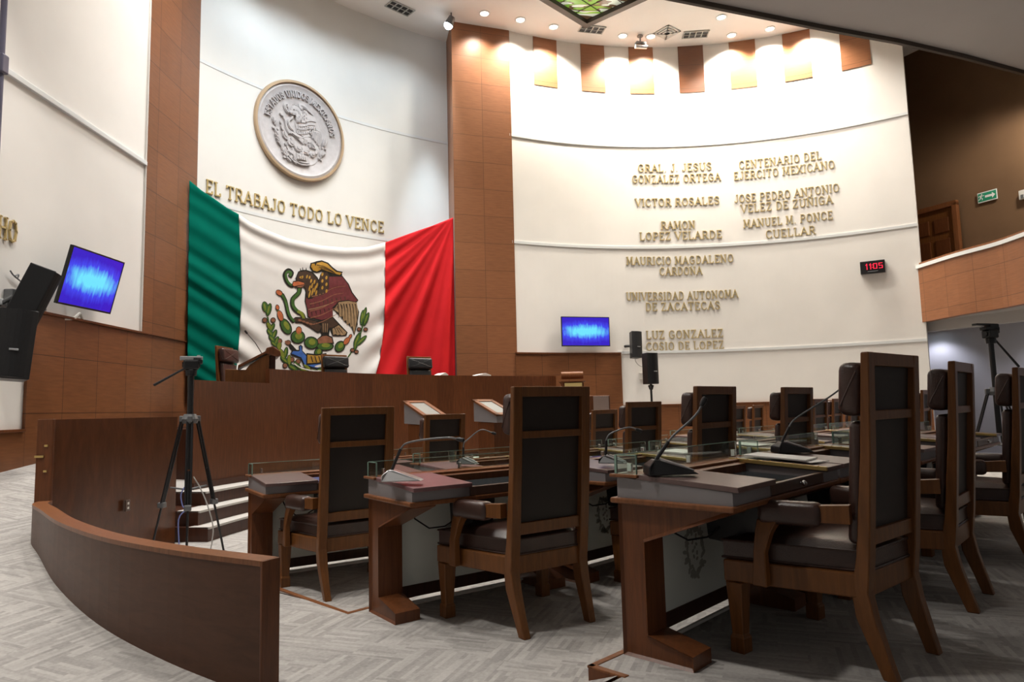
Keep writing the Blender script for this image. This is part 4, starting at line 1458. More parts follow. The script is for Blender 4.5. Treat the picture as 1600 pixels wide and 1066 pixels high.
wing = thing('wing_panel', 'tall dark wooden wing panel beside the dais steps behind the barrier', 'panel', (-3.5, 6.2, 0))
bm = BM()
WP = smooth_path([(0.0, -0.98), (-0.03, -0.3), (-0.03, 0.3), (0.01, 0.92)], 5)
P = [(p[0], p[1]) for p in WP]
prism(bm, P + [(p[0] - 0.085, p[1]) for p in reversed(P)], -0.1, 1.215, 'xy')
obj('panel', bm, M['wood_wing'], wing)
bm = BM()
box(bm, (-0.05, -0.99, 0.56), (0.12, 0.03, 1.32), 0.004)
obj('end_post', bm, M['wood'], wing)
bm = BM()
for z in (0.83, 0.94, 1.02):
    box(bm, (-0.052 + (0.02 if z != 0.94 else -0.03), -1.008, z), (0.028 if z != 0.94 else 0.07, 0.012, 0.016), 0.003)
obj('latch', bm, M['brass'], wing)
# a power outlet low on the wing panel
o = at_plane(200, 790, (-3.5, 0), (1, 0))
bm = BM()
box(bm, (-3.505, o.y, o.z), (0.012, 0.07, 0.10), 0.003)
box(bm, (-3.498, o.y, o.z + 0.018), (0.004, 0.03, 0.022), 0.001, mi=1)
box(bm, (-3.498, o.y, o.z - 0.022), (0.004, 0.03, 0.022), 0.001, mi=1)
tag(obj('wall_outlet', bm, [M['drawer'], M['white_plastic']]), 'small brown and white outlet low on the dark wing panel', 'outlet')

# framed white notice and outlet on the left wainscot, behind the tripod
q = at_plane(289, 686, (XL + 0.05, 0), (1, 0))
t = thing('notice_board', 'small white framed notice on the wood wainscot behind the tripod', 'notice', (XL + 0.037, q.y, q.z))
b1 = BM()
box(b1, (0.008, 0, 0), (0.014, 0.46, 0.30), 0.002)
obj('sheet', b1, M['paper'], t)
b1 = BM()
box(b1, (0.010, 0, 0.165), (0.02, 0.52, 0.04), 0.003)
box(b1, (0.010, -0.245, 0), (0.02, 0.03, 0.36), 0.003)
obj('frame', b1, M['black'], t)
q = at_plane(289, 715, (XL + 0.05, 0), (1, 0))
b1 = BM()
box(b1, (XL + 0.042, q.y, q.z), (0.012, 0.15, 0.10), 0.003)
tag(obj('wall_outlet', b1, M['white_plastic']), 'white outlet plate on the wood wainscot behind the tripod', 'outlet')
q = at_circle(246, 826, CN, 6.9)
b1 = BM()
box(b1, (q.x + 0.05, q.y - 0.05, Z0 + 0.06), (0.09, 0.07, 0.11), 0.006)
tag(obj('floor_box', b1, M['white_plastic']), 'little white box on the floor at the foot of the dais steps', 'box')

# ================================================================== CHAIRS
def chair_meshes(leather):
    parts = []
    # seat frame: four rails with a shallow curve
    bm = BM()
    quad = [(-0.25, -0.33), (0.25, -0.33), (0.372, 0.215), (-0.372, 0.215)]
    prism(bm, quad, 0.295, 0.388, 'xy', 0.006)
    parts.append(('seat_frame', bm, M['wood_chair'], False))
    bm = BM()
    soft_slab(bm, [(-0.215, -0.325), (0.215, -0.325), (0.352, 0.222), (-0.352, 0.222)], 0.388, 0.476, 0.03, 0.022, 10)
    parts.append(('seat', bm, leather, True))
    bm = BM()
    pr_ = [(-0.218, -0.328), (0.218, -0.328), (0.356, 0.226), (-0.356, 0.226)]
    for z in (0.394, 0.466):
        tube(bm, [(p[0], p[1], z) for p in pr_ + pr_[:1]], 0.0055, 6)
    parts.append(('piping', bm, leather, True))
    # rear legs run up into the reclined back stiles
    for sx in (-1, 1):
        bm = BM()
        secs = []
        for z, y, x, hx, hy in ((0, -0.392, 0.215, 0.021, 0.026), (0.10, -0.360, 0.221, 0.023, 0.030), (0.22, -0.322, 0.226, 0.027, 0.036), (0.32, -0.310, 0.229, 0.029, 0.032),
                                (0.45, -0.332, 0.229, 0.029, 0.026), (0.85, -0.370, 0.229, 0.029, 0.020), (1.25, -0.396, 0.229, 0.029, 0.016)):
            secs.append(((sx * x, y, z), hx, hy))
        loft(bm, secs)
        bevel(bm, list(bm.verts), 0.004, 1)
        parts.append(('back_leg', bm, M['wood_chair'], False))
    # rails of the back
    for nm, z0, z1, y, d in (('top_rail', 1.197, 1.25, -0.394, 0.030), ('middle_rail', 0.982, 1.020, -0.375, 0.024), ('lower_rail', 0.492, 0.552, -0.334, 0.03)):
        bm = BM()
        box(bm, (0, y, (z0 + z1) / 2), (0.408, d, z1 - z0), 0.004)
        parts.append((nm, bm, M['wood_chair'], False))
    bm = BM()
    prism(bm, [(-0.332, 0.545), (-0.318, 0.545), (-0.370, 1.20), (-0.384, 1.20)], -0.201, 0.201, 'yz')
    parts.append(('back_panel', bm, M['back_cloth'], False))
    # upholstery on the front of the back
    rx = Matrix.Rotation(R(4.5), 3, 'X')
    bm = BM()
    box(bm, (0, -0.306, 0.735), (0.450, 0.058, 0.49), 0.026, rx, seg=4)
    parts.append(('backrest', bm, leather, True))
    bm = BM()
    hc = Vector((0, -0.318, 1.107))
    box(bm, hc, (0.500, 0.096, 0.215), 0.034, rx, seg=4)
    for (xa, za, xb, zb) in ((-0.195, -0.07, 0.195, 0.07), (-0.195, 0.07, 0.195, -0.07)):
        tube(bm, [hc + rx @ Vector((xa, 0.047, za)), hc + rx @ Vector((xb, 0.047, zb))], 0.005, 6)
    for sx in (-1, 1):
        tube(bm, [hc + rx @ Vector((sx * 0.249, 0.03, -0.07)), hc + rx @ Vector((sx * 0.249, -0.03, 0.07))], 0.004, 6)
    parts.append(('headrest', bm, leather, True))
    for sx in (-1, 1):
        bm = BM()
        a, b = Vector((sx * 0.262, -0.30, 0)), Vector((sx * 0.336, 0.035, 0))
        d = (b - a).normalized()
        nrm = Vector((-d.y, d.x, 0)) * 0.024
        prof = [(0, 0.580), (0, 0.652), (1, 0.628), (1, 0.572)]
        vs = []
        for s_ in (-1, 1):
            vs.append([bm.verts.new((a + (b - a) * f + nrm * s_) + Vector((0, 0, z))) for f, z in prof])
        bm.faces.new(vs[0]); bm.faces.new(list(reversed(vs[1])))
        for k in range(4):
            bm.faces.new((vs[0][k], vs[1][k], vs[1][(k + 1) % 4], vs[0][(k + 1) % 4]))
        parts.append(('armrest', bm, M['wood_chair'], False))
        bm = BM()
        c0 = a + (b - a) * 0.30
        c1 = a + (b - a) * 1.04
        rot = Matrix.Rotation(math.atan2(d.y, d.x), 3, 'Z')
        box(bm, (c0 + c1) / 2 + Vector((0, 0, 0.606)), ((c1 - c0).length, 0.088, 0.098), 0.03, rot, seg=4)
        parts.append(('arm_pad', bm, leather, True))
        bm = BM()
        loft(bm, [((sx * 0.356, 0.045, 0.30), 0.020, 0.032), ((sx * 0.358, 0.040, 0.44), 0.017, 0.026), ((sx * 0.346, 0.025, 0.52), 0.021, 0.034), ((sx * 0.334, 0.005, 0.575), 0.026, 0.045)])
        bevel(bm, list(bm.verts), 0.004, 1)
        parts.append(('arm_support', bm, M['wood_chair'], False))
        bm = BM()
        loft(bm, [((sx * 0.332, 0.172, 0), 0.033, 0.033), ((sx * 0.332, 0.172, 0.065), 0.033, 0.033), ((sx * 0.332, 0.172, 0.075), 0.026, 0.026), ((sx * 0.332, 0.172, 0.295), 0.038, 0.038)])
        bevel(bm, list(bm.verts), 0.003, 1)
        parts.append(('front_leg', bm, M['wood_chair'], False))
    return parts

def make_chair(label, leather, group):
    t = thing('armchair', label, 'chair', (0, 0, 0), 0, group)
    for nm, bm, m, sm in chair_meshes(leather):
        obj(nm, bm, m, t, sm, 40)
    return t

CHG = 'tall leather armchairs in the seat rows'
chair0 = None
def place_chair(mx, my, z, phi, label, group=CHG, proto=None):
    """mx, my: midpoint between the rear feet; phi: bearing of the chair's width axis from straight ahead."""
    global chair0
    f = Vector((-math.cos(R(phi)), math.sin(R(phi)), 0))
    o = Vector((mx, my, z)) + f * 0.395
    if proto is None:
        if chair0 is None:
            c = chair0 = make_chair(label, M['leather'], group)
        else:
            c = copy_tree(chair0, label, group)
    else:
        c = copy_tree(proto, label, group)
    c.location = o
    c.rotation_euler = (0, 0, R(90 - phi))
    return c

CH = [
 (1.575, 2.835, Z3, 49.8, 'nearest and largest brown leather armchair, back to the camera'),
 (2.41, 3.665, Z3, 42.9, 'brown leather armchair just right of the nearest one, in the same row'),
 (3.42, 4.58, Z3, 46.0, 'brown leather armchair cut off by the right edge of the photo'),
 (0.205, 3.64, Z2, 54.8, 'brown leather armchair in front of the second desk, its tall back in mid-picture'),
 (1.31, 4.43, Z2, 44.5, 'brown leather armchair behind the upright microphone of the nearest desk'),
 (2.20, 5.30, Z2, 46.0, 'brown leather armchair behind the long slanted microphone, before the plain white wall'),
 (5.30, 8.80, Z2, 41.0, 'small distant armchair glimpsed between the two nearest right-hand chairs'),
 (-1.06, 4.69, Z1, 56.0, 'brown leather armchair at the leftmost front desk, its back to the camera'),
 (1.24, 6.52, Z1, 48.5, 'armchair below the stand loudspeaker, right one of the pair by the wood wall'),
 (5.10, 10.80, Z1, 39.0, 'small far armchair just left of the microphone head by the nearest chair'),
 (4.45, 9.95, Z1, 45.0, 'small far armchair half hidden by the chair at the plain white wall'),
 (5.72, 11.50, Z1, 44.0, 'small far armchair peeping out beside the headrest of the nearest chair'),
 (-0.70, 7.00, Z0, 46.0, 'armchair in front of the left glazed lectern'),
 (1.15, 8.67, Z0, 44.0, 'armchair left of the pair by the wood wall, partly hidden'),
 (3.80, 11.6, Z0, 42.0, 'tiny far armchair touching the upright microphone chair, before the low wood dado'),
 (4.45, 12.5, Z0, 38.0, 'tiny far armchair standing alone before the low wood dado'),
]
for (x, y, z, ph, lab) in CH:
    place_chair(x, y, z, ph, lab)
# three chairs behind the dais
DG = 'leather armchairs behind the dais'
black0 = None
for (px, Y, r_, ph, lab, mt) in ((388, 541, 8.84, 0, 'brown armchair behind the rostrum at the left of the dais', None),
                                 (538, 552, 8.93, 0, 'black leather armchair behind the dais, before the flag emblem', 'b'),
                                 (667, 555, 8.62, 0, 'dark armchair behind the dais, before the red of the flag', 'b')):
    q = at_circle(px, Y, CN, r_)
    a = math.atan2(q.y - CN[1], q.x - CN[0])
    zt = q.z - 1.25
    c = make_chair(lab, M['leather_black'], DG) if (mt == 'b' and black0 is None) else copy_tree(black0 if mt == 'b' else chair0, lab, DG)
    if mt == 'b' and black0 is None:
        black0 = c
    c.location = (q.x, q.y, zt)
    turn = -0.10 if mt == 'b' else 0.42
    c.rotation_euler = (0, 0, a + PI / 2 + turn)

# ================================================================== DESKS
DW = 1.20
def desk_parts(pad):
    P_ = []
    def end_panel(x0, x1, out):
        """side panel with a sloping foot; a raised border on its outer face."""
        pl = [(0, 0), (-0.331, 0), (-0.331, 0.059), (-0.126, 0.104), (-0.126, 0.484), (-0.515, 0.628), (-0.535, 0.655), (0, 0.655)]
        bm = BM()
        fs = prism(bm, pl, x0, x1, 'yz')
        bm.faces.ensure_lookup_table()
        f = fs[0] if out < 0 else fs[1]
        bmesh.ops.recalc_face_normals(bm, faces=bm.faces)
        bmesh.ops.inset_region(bm, faces=[f], thickness=0.016, depth=-0.012)
        return bm
    P_.append(('side_panel', end_panel(0.0, 0.15, -1), M['wood']))
    P_.append(('side_panel', end_panel(DW - 0.15, DW, 1), M['wood']))
    bm = BM()
    prism(bm, [(-0.02, -0.545), (-0.02, 0.028), (DW - 0.001, 0.028), (DW - 0.001, -0.545)], 0.640, 0.664, 'xy', 0.006)
    P_.append(('moulding', bm, M['wood_pale']))
    bm = BM()
    prof = [(0, 0.664), (0, 0.752), (-0.535, 0.716), (-0.535, 0.664)]
    prism(bm, prof, 0.0, 0.355, 'yz')
    prism(bm, prof, 0.985, DW - 0.001, 'yz')
    prism(bm, [(0, 0.664), (0, 0.752), (-0.10, 0.746), (-0.10, 0.664)], 0.355, 0.985, 'yz')
    P_.append(('case', bm, M['grey_case']))
    # top ledge along the back
    bm = BM()
    prism(bm, [(-0.02, -0.115), (-0.02, 0.028), (DW - 0.001, 0.028), (DW - 0.001, -0.115)], 0.752, 0.766, 'xy', 0.004)
    P_.append(('back_ledge', bm, M['wood_pale']))
    # pads
    bm = BM()
    prism(bm, [(-0.10, 0.767), (-0.56, 0.738), (-0.56, 0.716), (-0.10, 0.745)], -0.004, 0.36, 'yz', 0.003)
    P_.append(('desk_pad', bm, pad))
    bm = BM()
    prism(bm, [(-0.06, 0.769), (-0.56, 0.738), (-0.56, 0.716), (-0.06, 0.747)], 0.985, DW - 0.002, 'yz', 0.003)
    P_.append(('desk_pad', bm, pad))
    bm = BM()
    prism(bm, [(-0.06, 0.772), (-0.56, 0.741), (-0.56, 0.722), (-0.06, 0.753)], 0.968, 0.985, 'yz', 0.001)
    for k in range(8):
        y = -0.10 - k * 0.06
        tube(bm, [(0.9765, y, 0.7725 + (y + 0.06) * 0.062), (0.9765, y, 0.7755 + (y + 0.06) * 0.062)], 0.004, 6)
    P_.append(('hinge_strip', bm, M['brass']))
    # sunken well with a wooden border and a dark glass insert
    bm = BM()
    prism(bm, [(-0.115, 0.700), (-0.515, 0.680), (-0.515, 0.664), (-0.115, 0.664)], 0.36, 0.984, 'yz')
    prism(bm, [(-0.115, 0.752), (-0.150, 0.745), (-0.150, 0.690), (-0.115, 0.690)], 0.36, 0.968, 'yz')
    P_.append(('well', bm, M['wood']))
    bm = BM()
    prism(bm, [(-0.165, 0.707), (-0.485, 0.691), (-0.485, 0.685), (-0.165, 0.701)], 0.39, 0.94, 'yz')
    P_.append(('glass_insert', bm, M['dark_glass']))
    # drawer
    bm = BM()
    box(bm, (0.671, -0.527, 0.690), (0.622, 0.024, 0.050), 0.004)
    P_.append(('drawer', bm, M['drawer'], [('knob', 'knob')]))
    # screen of clear glass along the back edge
    bm = BM()
    box(bm, (DW / 2 - 0.005, 0.005, 0.806), (DW - 0.02, 0.008, 0.08), 0.001)
    box(bm, (0.004, -0.05, 0.806), (0.008, 0.10, 0.08), 0.001)
    P_.append(('glass_screen', bm, M['glass']))
    bm = BM()
    box(bm, (DW / 2 - 0.005, 0.005, 0.8475), (DW - 0.02, 0.009, 0.0035))
    box(bm, (0.004, -0.05, 0.8475), (0.009, 0.10, 0.0035))
    box(bm, (0.004, -0.1005, 0.806), (0.009, 0.002, 0.08))
    box(bm, (0.004, 0.0045, 0.806), (0.011, 0.011, 0.08))
    P_.append(('polished_glass_edge', bm, M['glass_edge']))
    for x in (0.09, 0.62, 1.12):
        bm = BM()
        box(bm, (x, -0.012, 0.786), (0.014, 0.026, 0.040), 0.003)
        P_.append(('glass_clip', bm, M['chrome']))
    # front board with an etched crest, a shaded-gap strip and cable ducts
    bm = BM()
    box(bm, (DW / 2, -0.022, 0.375), (DW - 0.302, 0.016, 0.53), 0.002)
    P_.append(('modesty_board', bm, M['board']))
    bm = BM()
    rr = random.Random(3)
    for side in (-1, 1):
        for k in range(26):
            f = k / 25
            a = PI * (0.5 + f) if side < 0 else PI * (0.5 - f)
            cx = DW / 2 + math.cos(a) * 0.085 + rr.uniform(-0.02, 0.02)
            cz = 0.34 + math.sin(a) * 0.115 + rr.uniform(-0.015, 0.015)
            poly = ell(cx, cz, 0.010, 0.022, rr.uniform(0, 180), 7)
            prism(bm, poly, -0.0315, -0.0302, 'xz')
    for k in range(12):
        prism(bm, ell(DW / 2 + rr.uniform(-0.03, 0.03), 0.30 + k * 0.014, 0.012, 0.008, rr.uniform(0, 180), 7), -0.0315, -0.0302, 'xz')
    P_.append(('etched_crest', bm, M['etch']))
    bm = BM()
    box(bm, (DW / 2, -0.024, 0.075), (DW - 0.302, 0.02, 0.07), 0.002)
    P_.append(('gap_shade_strip', bm, M['wood_dark']))  # dark strip stands in for the shaded gap under the board
    for z in (0.006, 0.022):
        bm = BM()
        box(bm, (DW / 2, -0.05 - z * 1.2, z + 0.004), (DW - 0.302, 0.018, 0.010), 0.002)
        P_.append(('cable_duct', bm, M['white_plastic']))
    # equipment box hung under the top, with a looped cable
    bm = BM()
    prism(bm, [(-0.17, 0.64), (-0.46, 0.64), (-0.42, 0.42), (-0.19, 0.44)], 0.44, 0.58, 'yz', 0.006)
    P_.append(('equipment_box', bm, M['black']))
    bm = BM()
    tube(bm, [(0.44, -0.25, 0.50), (0.38, -0.22, 0.46), (0.31, -0.16, 0.45), (0.26, -0.08, 0.50), (0.24, -0.04, 0.56)], 0.0045, 6)
    P_.append(('cable', bm, M['black']))
    return P_

def make_desk(label, pad, group):
    t = thing('desk', label, 'desk', (0, 0, 0), 0, group)
    for rec in desk_parts(pad):
        o = obj(rec[0], rec[1], rec[2], t)
        if len(rec) > 3:
            bm = BM()
            tube(bm, [(0.671, -0.538, 0.692), (0.671, -0.552, 0.692)], 0.006, 10)
            bmesh.ops.create_uvsphere(bm, u_segments=12, v_segments=8, radius=0.013, matrix=Matrix.Translation((0.671, -0.560, 0.692)))
            obj('knob', bm, M['chrome'], o, True)
    return t

def desk_frame(x, y, phi):
    u = Vector((math.sin(R(phi)), math.cos(R(phi)), 0))
    v = Vector((math.cos(R(phi)), -math.sin(R(phi)), 0))
    return Vector((x, y, 0)), u, v

DG_ = 'wooden delegate desks in rows'
D = [
 ('third', 0.447, 3.051, Z3, 43.1, 'nearest wooden desk, with its brown pad and upright microphone', 'pad'),
 ('thirdb', 1.295, 3.956, Z3, 44.0, 'wooden desk under the white papers, beside the nearest chair', 'pad'),
 ('thirdc', 2.24, 4.84, Z3, 45.0, 'wooden desk seen between the two nearest right-hand chairs', 'pad'),
 ('thirdd', 3.12, 5.72, Z3, 45.0, 'wooden desk glimpsed left of the chair at the right edge', 'pad'),
 ('second', -0.858, 4.044, Z2, 53.5, 'wooden desk with a plum pad and silver microphone in mid-picture', 'plum'),
 ('secondb', 0.20, 4.76, Z2, 46.5, 'wooden desk with a lilac-lit pad right of the tall mid-picture chair', 'pad'),
 ('secondc', 1.10, 5.62, Z2, 44.5, 'wooden desk behind the upright microphone, under the glass screen', 'pad'),
 ('secondd', 1.98, 6.50, Z2, 44.0, 'wooden desk in front of the chair by the plain white wall', 'pad'),
 ('seconde', 3.28, 8.17, Z2, 44.0, 'far wooden desk seen past the headrest of the nearest chair', 'pad'),
 ('secondf', 4.15, 9.04, Z2, 44.0, 'far wooden desk near the small chair between the right-hand chairs', 'pad'),
 ('first', -2.02, 5.24, Z1, 57.0, 'leftmost wooden desk, with a brown pad, near the tripod', 'pad'),
 ('firstb', -0.88, 5.98, Z1, 50.0, 'wooden desk with a plum pad seen behind the mid-picture desk', 'plum'),
 ('firstc', 0.10, 6.80, Z1, 47.0, 'wooden desk before the pair of chairs by the wood wall', 'pad'),
 ('firstd', 1.05, 7.70, Z1, 46.0, 'wooden desk seen between the upright microphone chair and the pair by the wood wall', 'pad'),
 ('firste', 2.47, 9.34, Z1, 45.0, 'far wooden desk with papers before the low wood dado', 'pad'),
 ('firstf', 3.34, 10.21, Z1, 45.0, 'far wooden desk beside the small chairs at the low wood dado', 'pad'),
 ('zero', -1.75, 7.75, Z0, 46.0, 'wooden desk in front of the chair at the left glazed lectern', 'pad'),
 ('zerob', 0.05, 9.40, Z0, 45.0, 'wooden desk before the dais, behind the right glazed lectern', 'pad'),
 ('zeroc', 2.69, 11.86, Z0, 44.0, 'farthest wooden desk, before the right wainscot', 'pad'),
]
desk0 = {}
DESK = {}
for (key, x, y, z, ph, lab, pad) in D:
    if pad not in desk0:
        d = desk0[pad] = make_desk(lab, M['pad' if pad == 'pad' else 'pad_plum'], DG_)
    else:
        d = copy_tree(desk0[pad], lab, DG_)
    d.location = (x, y, z)
    d.rotation_euler = (0, 0, R(90 - ph))
    DESK[key] = (x, y, z, ph)

def on_desk(key, s, b, h=0.0):
    """A point on a desk: s along it from its left end, b back from the rear edge towards the user, on the pad's surface."""
    x, y, z, ph = DESK[key]
    o, u, v = desk_frame(x, y, ph)
    p = o + u * s + v * b
    top = 0.768 - max(0, b - 0.10) * 0.063
    return Vector((p.x, p.y, z + top + h)), R(90 - ph)

# ================================================================== MICROPHONES
def microphone(key, p, a, rz, neck, label, silver, k=1.0):
    """neck: points of the gooseneck relative to the base (x right, y forward, z up in the microphone's own frame)."""
    t = thing('microphone', label, 'microphone', p, a + rz, 'gooseneck microphones on the desks')
    bm = BM()
    # wedge base
    prism(bm, [(-0.115 * k, 0.002), (0.06 * k, 0.002), (0.058 * k, 0.030 * k), (0.035 * k, 0.052 * k), (0.01 * k, 0.050 * k), (-0.10 * k, 0.010 * k)], -0.056 * k, 0.056 * k, 'yz', 0.005)
    for vtx in bm.verts:
        if vtx.co.z > 0.035 * k:
            vtx.co.x *= 0.5
    for vtx in bm.verts:
        if vtx.co.y < -0.03 * k:
            vtx.co.x *= 0.62
    obj('base', bm, M['mic_silver'] if silver else M['black'], t)
    if not silver:
        for sx in (-1, 1):
            bm = BM()
            tube(bm, [(sx * 0.024 * k, 0.012 * k, 0.053 * k), (sx * 0.030 * k, -0.05 * k, 0.032 * k), (sx * 0.020 * k, -0.10 * k, 0.0135 * k)], [0.007, 0.006, 0.004], 8)
            obj('base_strip', bm, M['mic_silver'], t, True)
    n0 = Vector(neck[0])
    pts = smooth_path3(neck, 5)
    kk = max(2, int(len(pts) * 0.30))
    bm = BM()
    tube(bm, pts[:kk + 1], 0.0085, 8)
    obj('lower_stem', bm, M['black'], t, True)
    bm = BM()
    tube(bm, pts[kk:], 0.0052, 8)
    obj('gooseneck', bm, M['grey_metal'], t, True)
    bm = BM()
    d = (pts[-1] - pts[-2]).normalized()
    tube(bm, [pts[-1] - d * 0.002, pts[-1] + d * 0.012, pts[-1] + d * 0.035, pts[-1] + d * 0.042], [0.008, 0.0125, 0.0125, 0.007], 10)
    obj('capsule', bm, M['black'], t, True)
    return t

def smooth_path3(pts, n=5):
    out = []
    P = [Vector(p) for p in pts]
    for i in range(len(P) - 1):
        p0, p1, p2, p3 = P[max(i - 1, 0)], P[i], P[i + 1], P[min(i + 2, len(P) - 1)]
        for k in range(n):
            t = k / n
            out.append(0.5 * ((2 * p1) + (p2 - p0) * t + (2 * p0 - 5 * p1 + 4 * p2 - p3) * t * t + (3 * p1 - p0 - 3 * p2 + p3) * t ** 3))
    out.append(P[-1])
    return out

def mic_place(key, foot, rz, pix, bearing, label, silver, k=1.0):
    """foot: pixel of the neck's root; pix: neck points, on a vertical plane of the given bearing through the root."""
    x, y, z, ph = DESK[key]
    a = R(90 - ph)
    r0 = at_z(foot[0], foot[1], z + 0.768 + 0.052 * k)
    base = r0 - Matrix.Rotation(a + rz, 3, 'Z') @ Vector((0, 0.025 * k, 0))
    p = Vector((base.x, base.y, z + 0.7655))
    nrm = Vector((math.cos(R(bearing)), -math.sin(R(bearing)), 0))
    inv = Matrix.Rotation(-(a + rz), 3, 'Z')
    out = [inv @ (r0 - Vector((0, 0, 0.008)) - p)]
    for (px, py) in pix:
        q = at_plane(px, py, (r0.x, r0.y), (nrm.x, nrm.y))
        out.append(inv @ (q - p))
    microphone(key, p, a, rz, out, label, silver, k)

MICS = [
 ('third', (1024, 717), 0.75, [(1040, 697), (1052, 681), (1078, 658), (1090, 645), (1096, 634)], 85, 'black microphone on the nearest desk, its neck rising to an upright tip', False, 1.25),
 ('thirdb', (1221, 690), 0.75, [(1230, 674), (1240, 657), (1268, 638), (1298, 619), (1314, 607)], 85, 'black microphone with a long slanted neck reaching the nearest chair', False, 1.25),
 ('second', (612, 733), 0.85, [(620, 716), (628, 699), (638, 692), (665, 687), (700, 684), (714, 686)], 95, 'silver-based microphone on the plum-padded desk, its neck bent level', True, 1.2),
 ('secondb', (947, 711), 0.3, [(947, 701), (948, 686), (954, 678), (970, 671), (984, 668), (994, 671)], 90, 'black microphone with an arched neck right of the tall mid-picture chair', False, 1.0),
 ('firstb', (724, 715), 0.3, [(724, 704), (725, 693), (731, 687), (751, 672), (768, 676)], 90, 'thin dark microphone with a kinked neck before the right glazed lectern', False, 1.0),
]
for rec in MICS:
    mic_place(*rec)
# rostrum microphone and two more on far desks
q0 = at_circle(411, 552, CN, 7.75)
q1 = at_circle(386, 521, CN, 7.75)
t = thing('microphone', 'slender microphone leaning up from the rostrum before the flag', 'microphone', (q0.x, q0.y, q0.z), 0, 'gooseneck microphones on the desks')
bm = BM()
tube(bm, [(0, 0, -0.03), tuple((q1 - q0) * 0.5 + Vector((0, 0, 0.01))), tuple(q1 - q0)], 0.006, 8)
obj('gooseneck', bm, M['grey_metal'], t, True)
bm = BM()
dd = (q1 - q0).normalized()
tube(bm, [q1 - q0, (q1 - q0) + dd * 0.05], 0.014, 10)
obj('capsule', bm, M['black'], t, True)

# ================================================================== PAPERS AND SMALL THINGS ON THE DESKS
def paper(name, key, s, b, w_, d_, h, turn, label, cat, mat, lift=0.002, group=None):
    p, a = on_desk(key, s, b, lift)
    bm = BM()
    box(bm, (0, 0, h / 2), (w_, d_, h), 0.0)
    o = obj(name, bm, mat)
    o.location = p
    o.rotation_euler = (R(-0.0), 0, a + R(turn))
    o.rotation_euler = (Matrix.Rotation(a + R(turn), 3, 'Z') @ Matrix.Rotation(R(3.6), 3, Vector((math.cos(R(-turn)), math.sin(R(-turn)), 0)))).to_euler()
    return tag(o, label, cat, group)
paper('paper_sheets', 'third', 1.135, 0.27, 0.20, 0.32, 0.007, 3, 'thick white papers lying on the desk beside the nearest chair', 'paper', M['paper'], 0.012)
paper('paper_sheets', 'third', 1.15, 0.36, 0.17, 0.24, 0.003, -9, 'loose white sheet partly under the papers beside the nearest chair', 'paper', M['paper'], 0.006)
paper('folder', 'secondc', 0.05, 0.22, 0.28, 0.22, 0.012, 10, 'pale folder on the desk behind the upright microphone', 'folder', M['paper'], 0.002)
paper('paper_sheets', 'secondd', -0.05, 0.25, 0.25, 0.30, 0.006, -6, 'white papers on the desk before the plain-wall chair', 'paper', M['paper'], 0.003)
paper('paper_sheets', 'firstd', 0.25, 0.25, 0.28, 0.30, 0.02, 12, 'stack of papers on the desk left of the upright-microphone chair', 'paper', M['paper'], 0.003)
paper('paper_sheets', 'firste', 0.5, 0.16, 0.34, 0.22, 0.02, 8, 'white papers on the far desk before the low wood dado', 'paper', M['paper'], 0.003)
paper('paper_sheets', 'thirdc', 0.16, 0.30, 0.22, 0.30, 0.01, 3, 'white papers on the desk between the right-hand chairs', 'paper', M['paper'], 0.003)
paper('booklet', 'first', 0.56, 0.32, 0.30, 0.22, 0.012, 0, 'blue booklet lying in the well of the leftmost desk', 'booklet', plain('blue_cover', (0.035, 0.06, 0.22), 0.35), -0.046)
# small white cup with saucer on the second row desk
for key, s, b, lab in (('secondb', 0.82, 0.14, 'clear drinking glass on the desk right of the mid-picture chair'), ('firstb', 0.30, 0.16, 'clear drinking glass on the plum-padded desk behind')):
    p, a = on_desk(key, s, b, 0.002 if s < 0.4 else -0.055)
    bm = BM()
    lathe(bm, [(0, 0), (0.030, 0), (0.036, 0.09), (0.033, 0.09), (0.028, 0.006), (0, 0.006)], 20)
    o = obj('drinking_glass', bm, M['glass'], None, True)
    o.location = p
    tag(o, lab, 'glass')
# open book on the dais
for px, py, lab, w_ in ((750, 588.5, 'open white book lying on the dais ledge near the wood pier', 0.34), (688, 588, 'small white paper on the dais ledge near the red of the flag', 0.18)):
    q = at_circle(px, py, CN, RD + 0.2)
    a = math.atan2(q.y - CN[1], q.x - CN[0])
    bm = BM()
    prism(bm, [(-w_ / 2, 0.0), (w_ / 2, 0.0), (w_ / 2, 0.02), (w_ * 0.2, 0.055), (0.0, 0.045), (-w_ * 0.3, 0.02)], -0.12, 0.12, 'xz')
    o = obj('open_book' if w_ > 0.2 else 'paper_sheets', bm, M['paper'])
    o.location = (q.x, q.y, 1.835)
    o.rotation_euler = (0, 0, a - PI / 2)
    tag(o, lab, 'book' if w_ > 0.2 else 'paper')
# ================================================================== SCREENS, LOUDSPEAKERS, CLOCK
def frame_matrix(o, x, y, z):
    return Matrix(((x.x, y.x, z.x, o.x), (x.y, y.y, z.y, o.y), (x.z, y.z, z.z, o.z), (0, 0, 0, 1)))

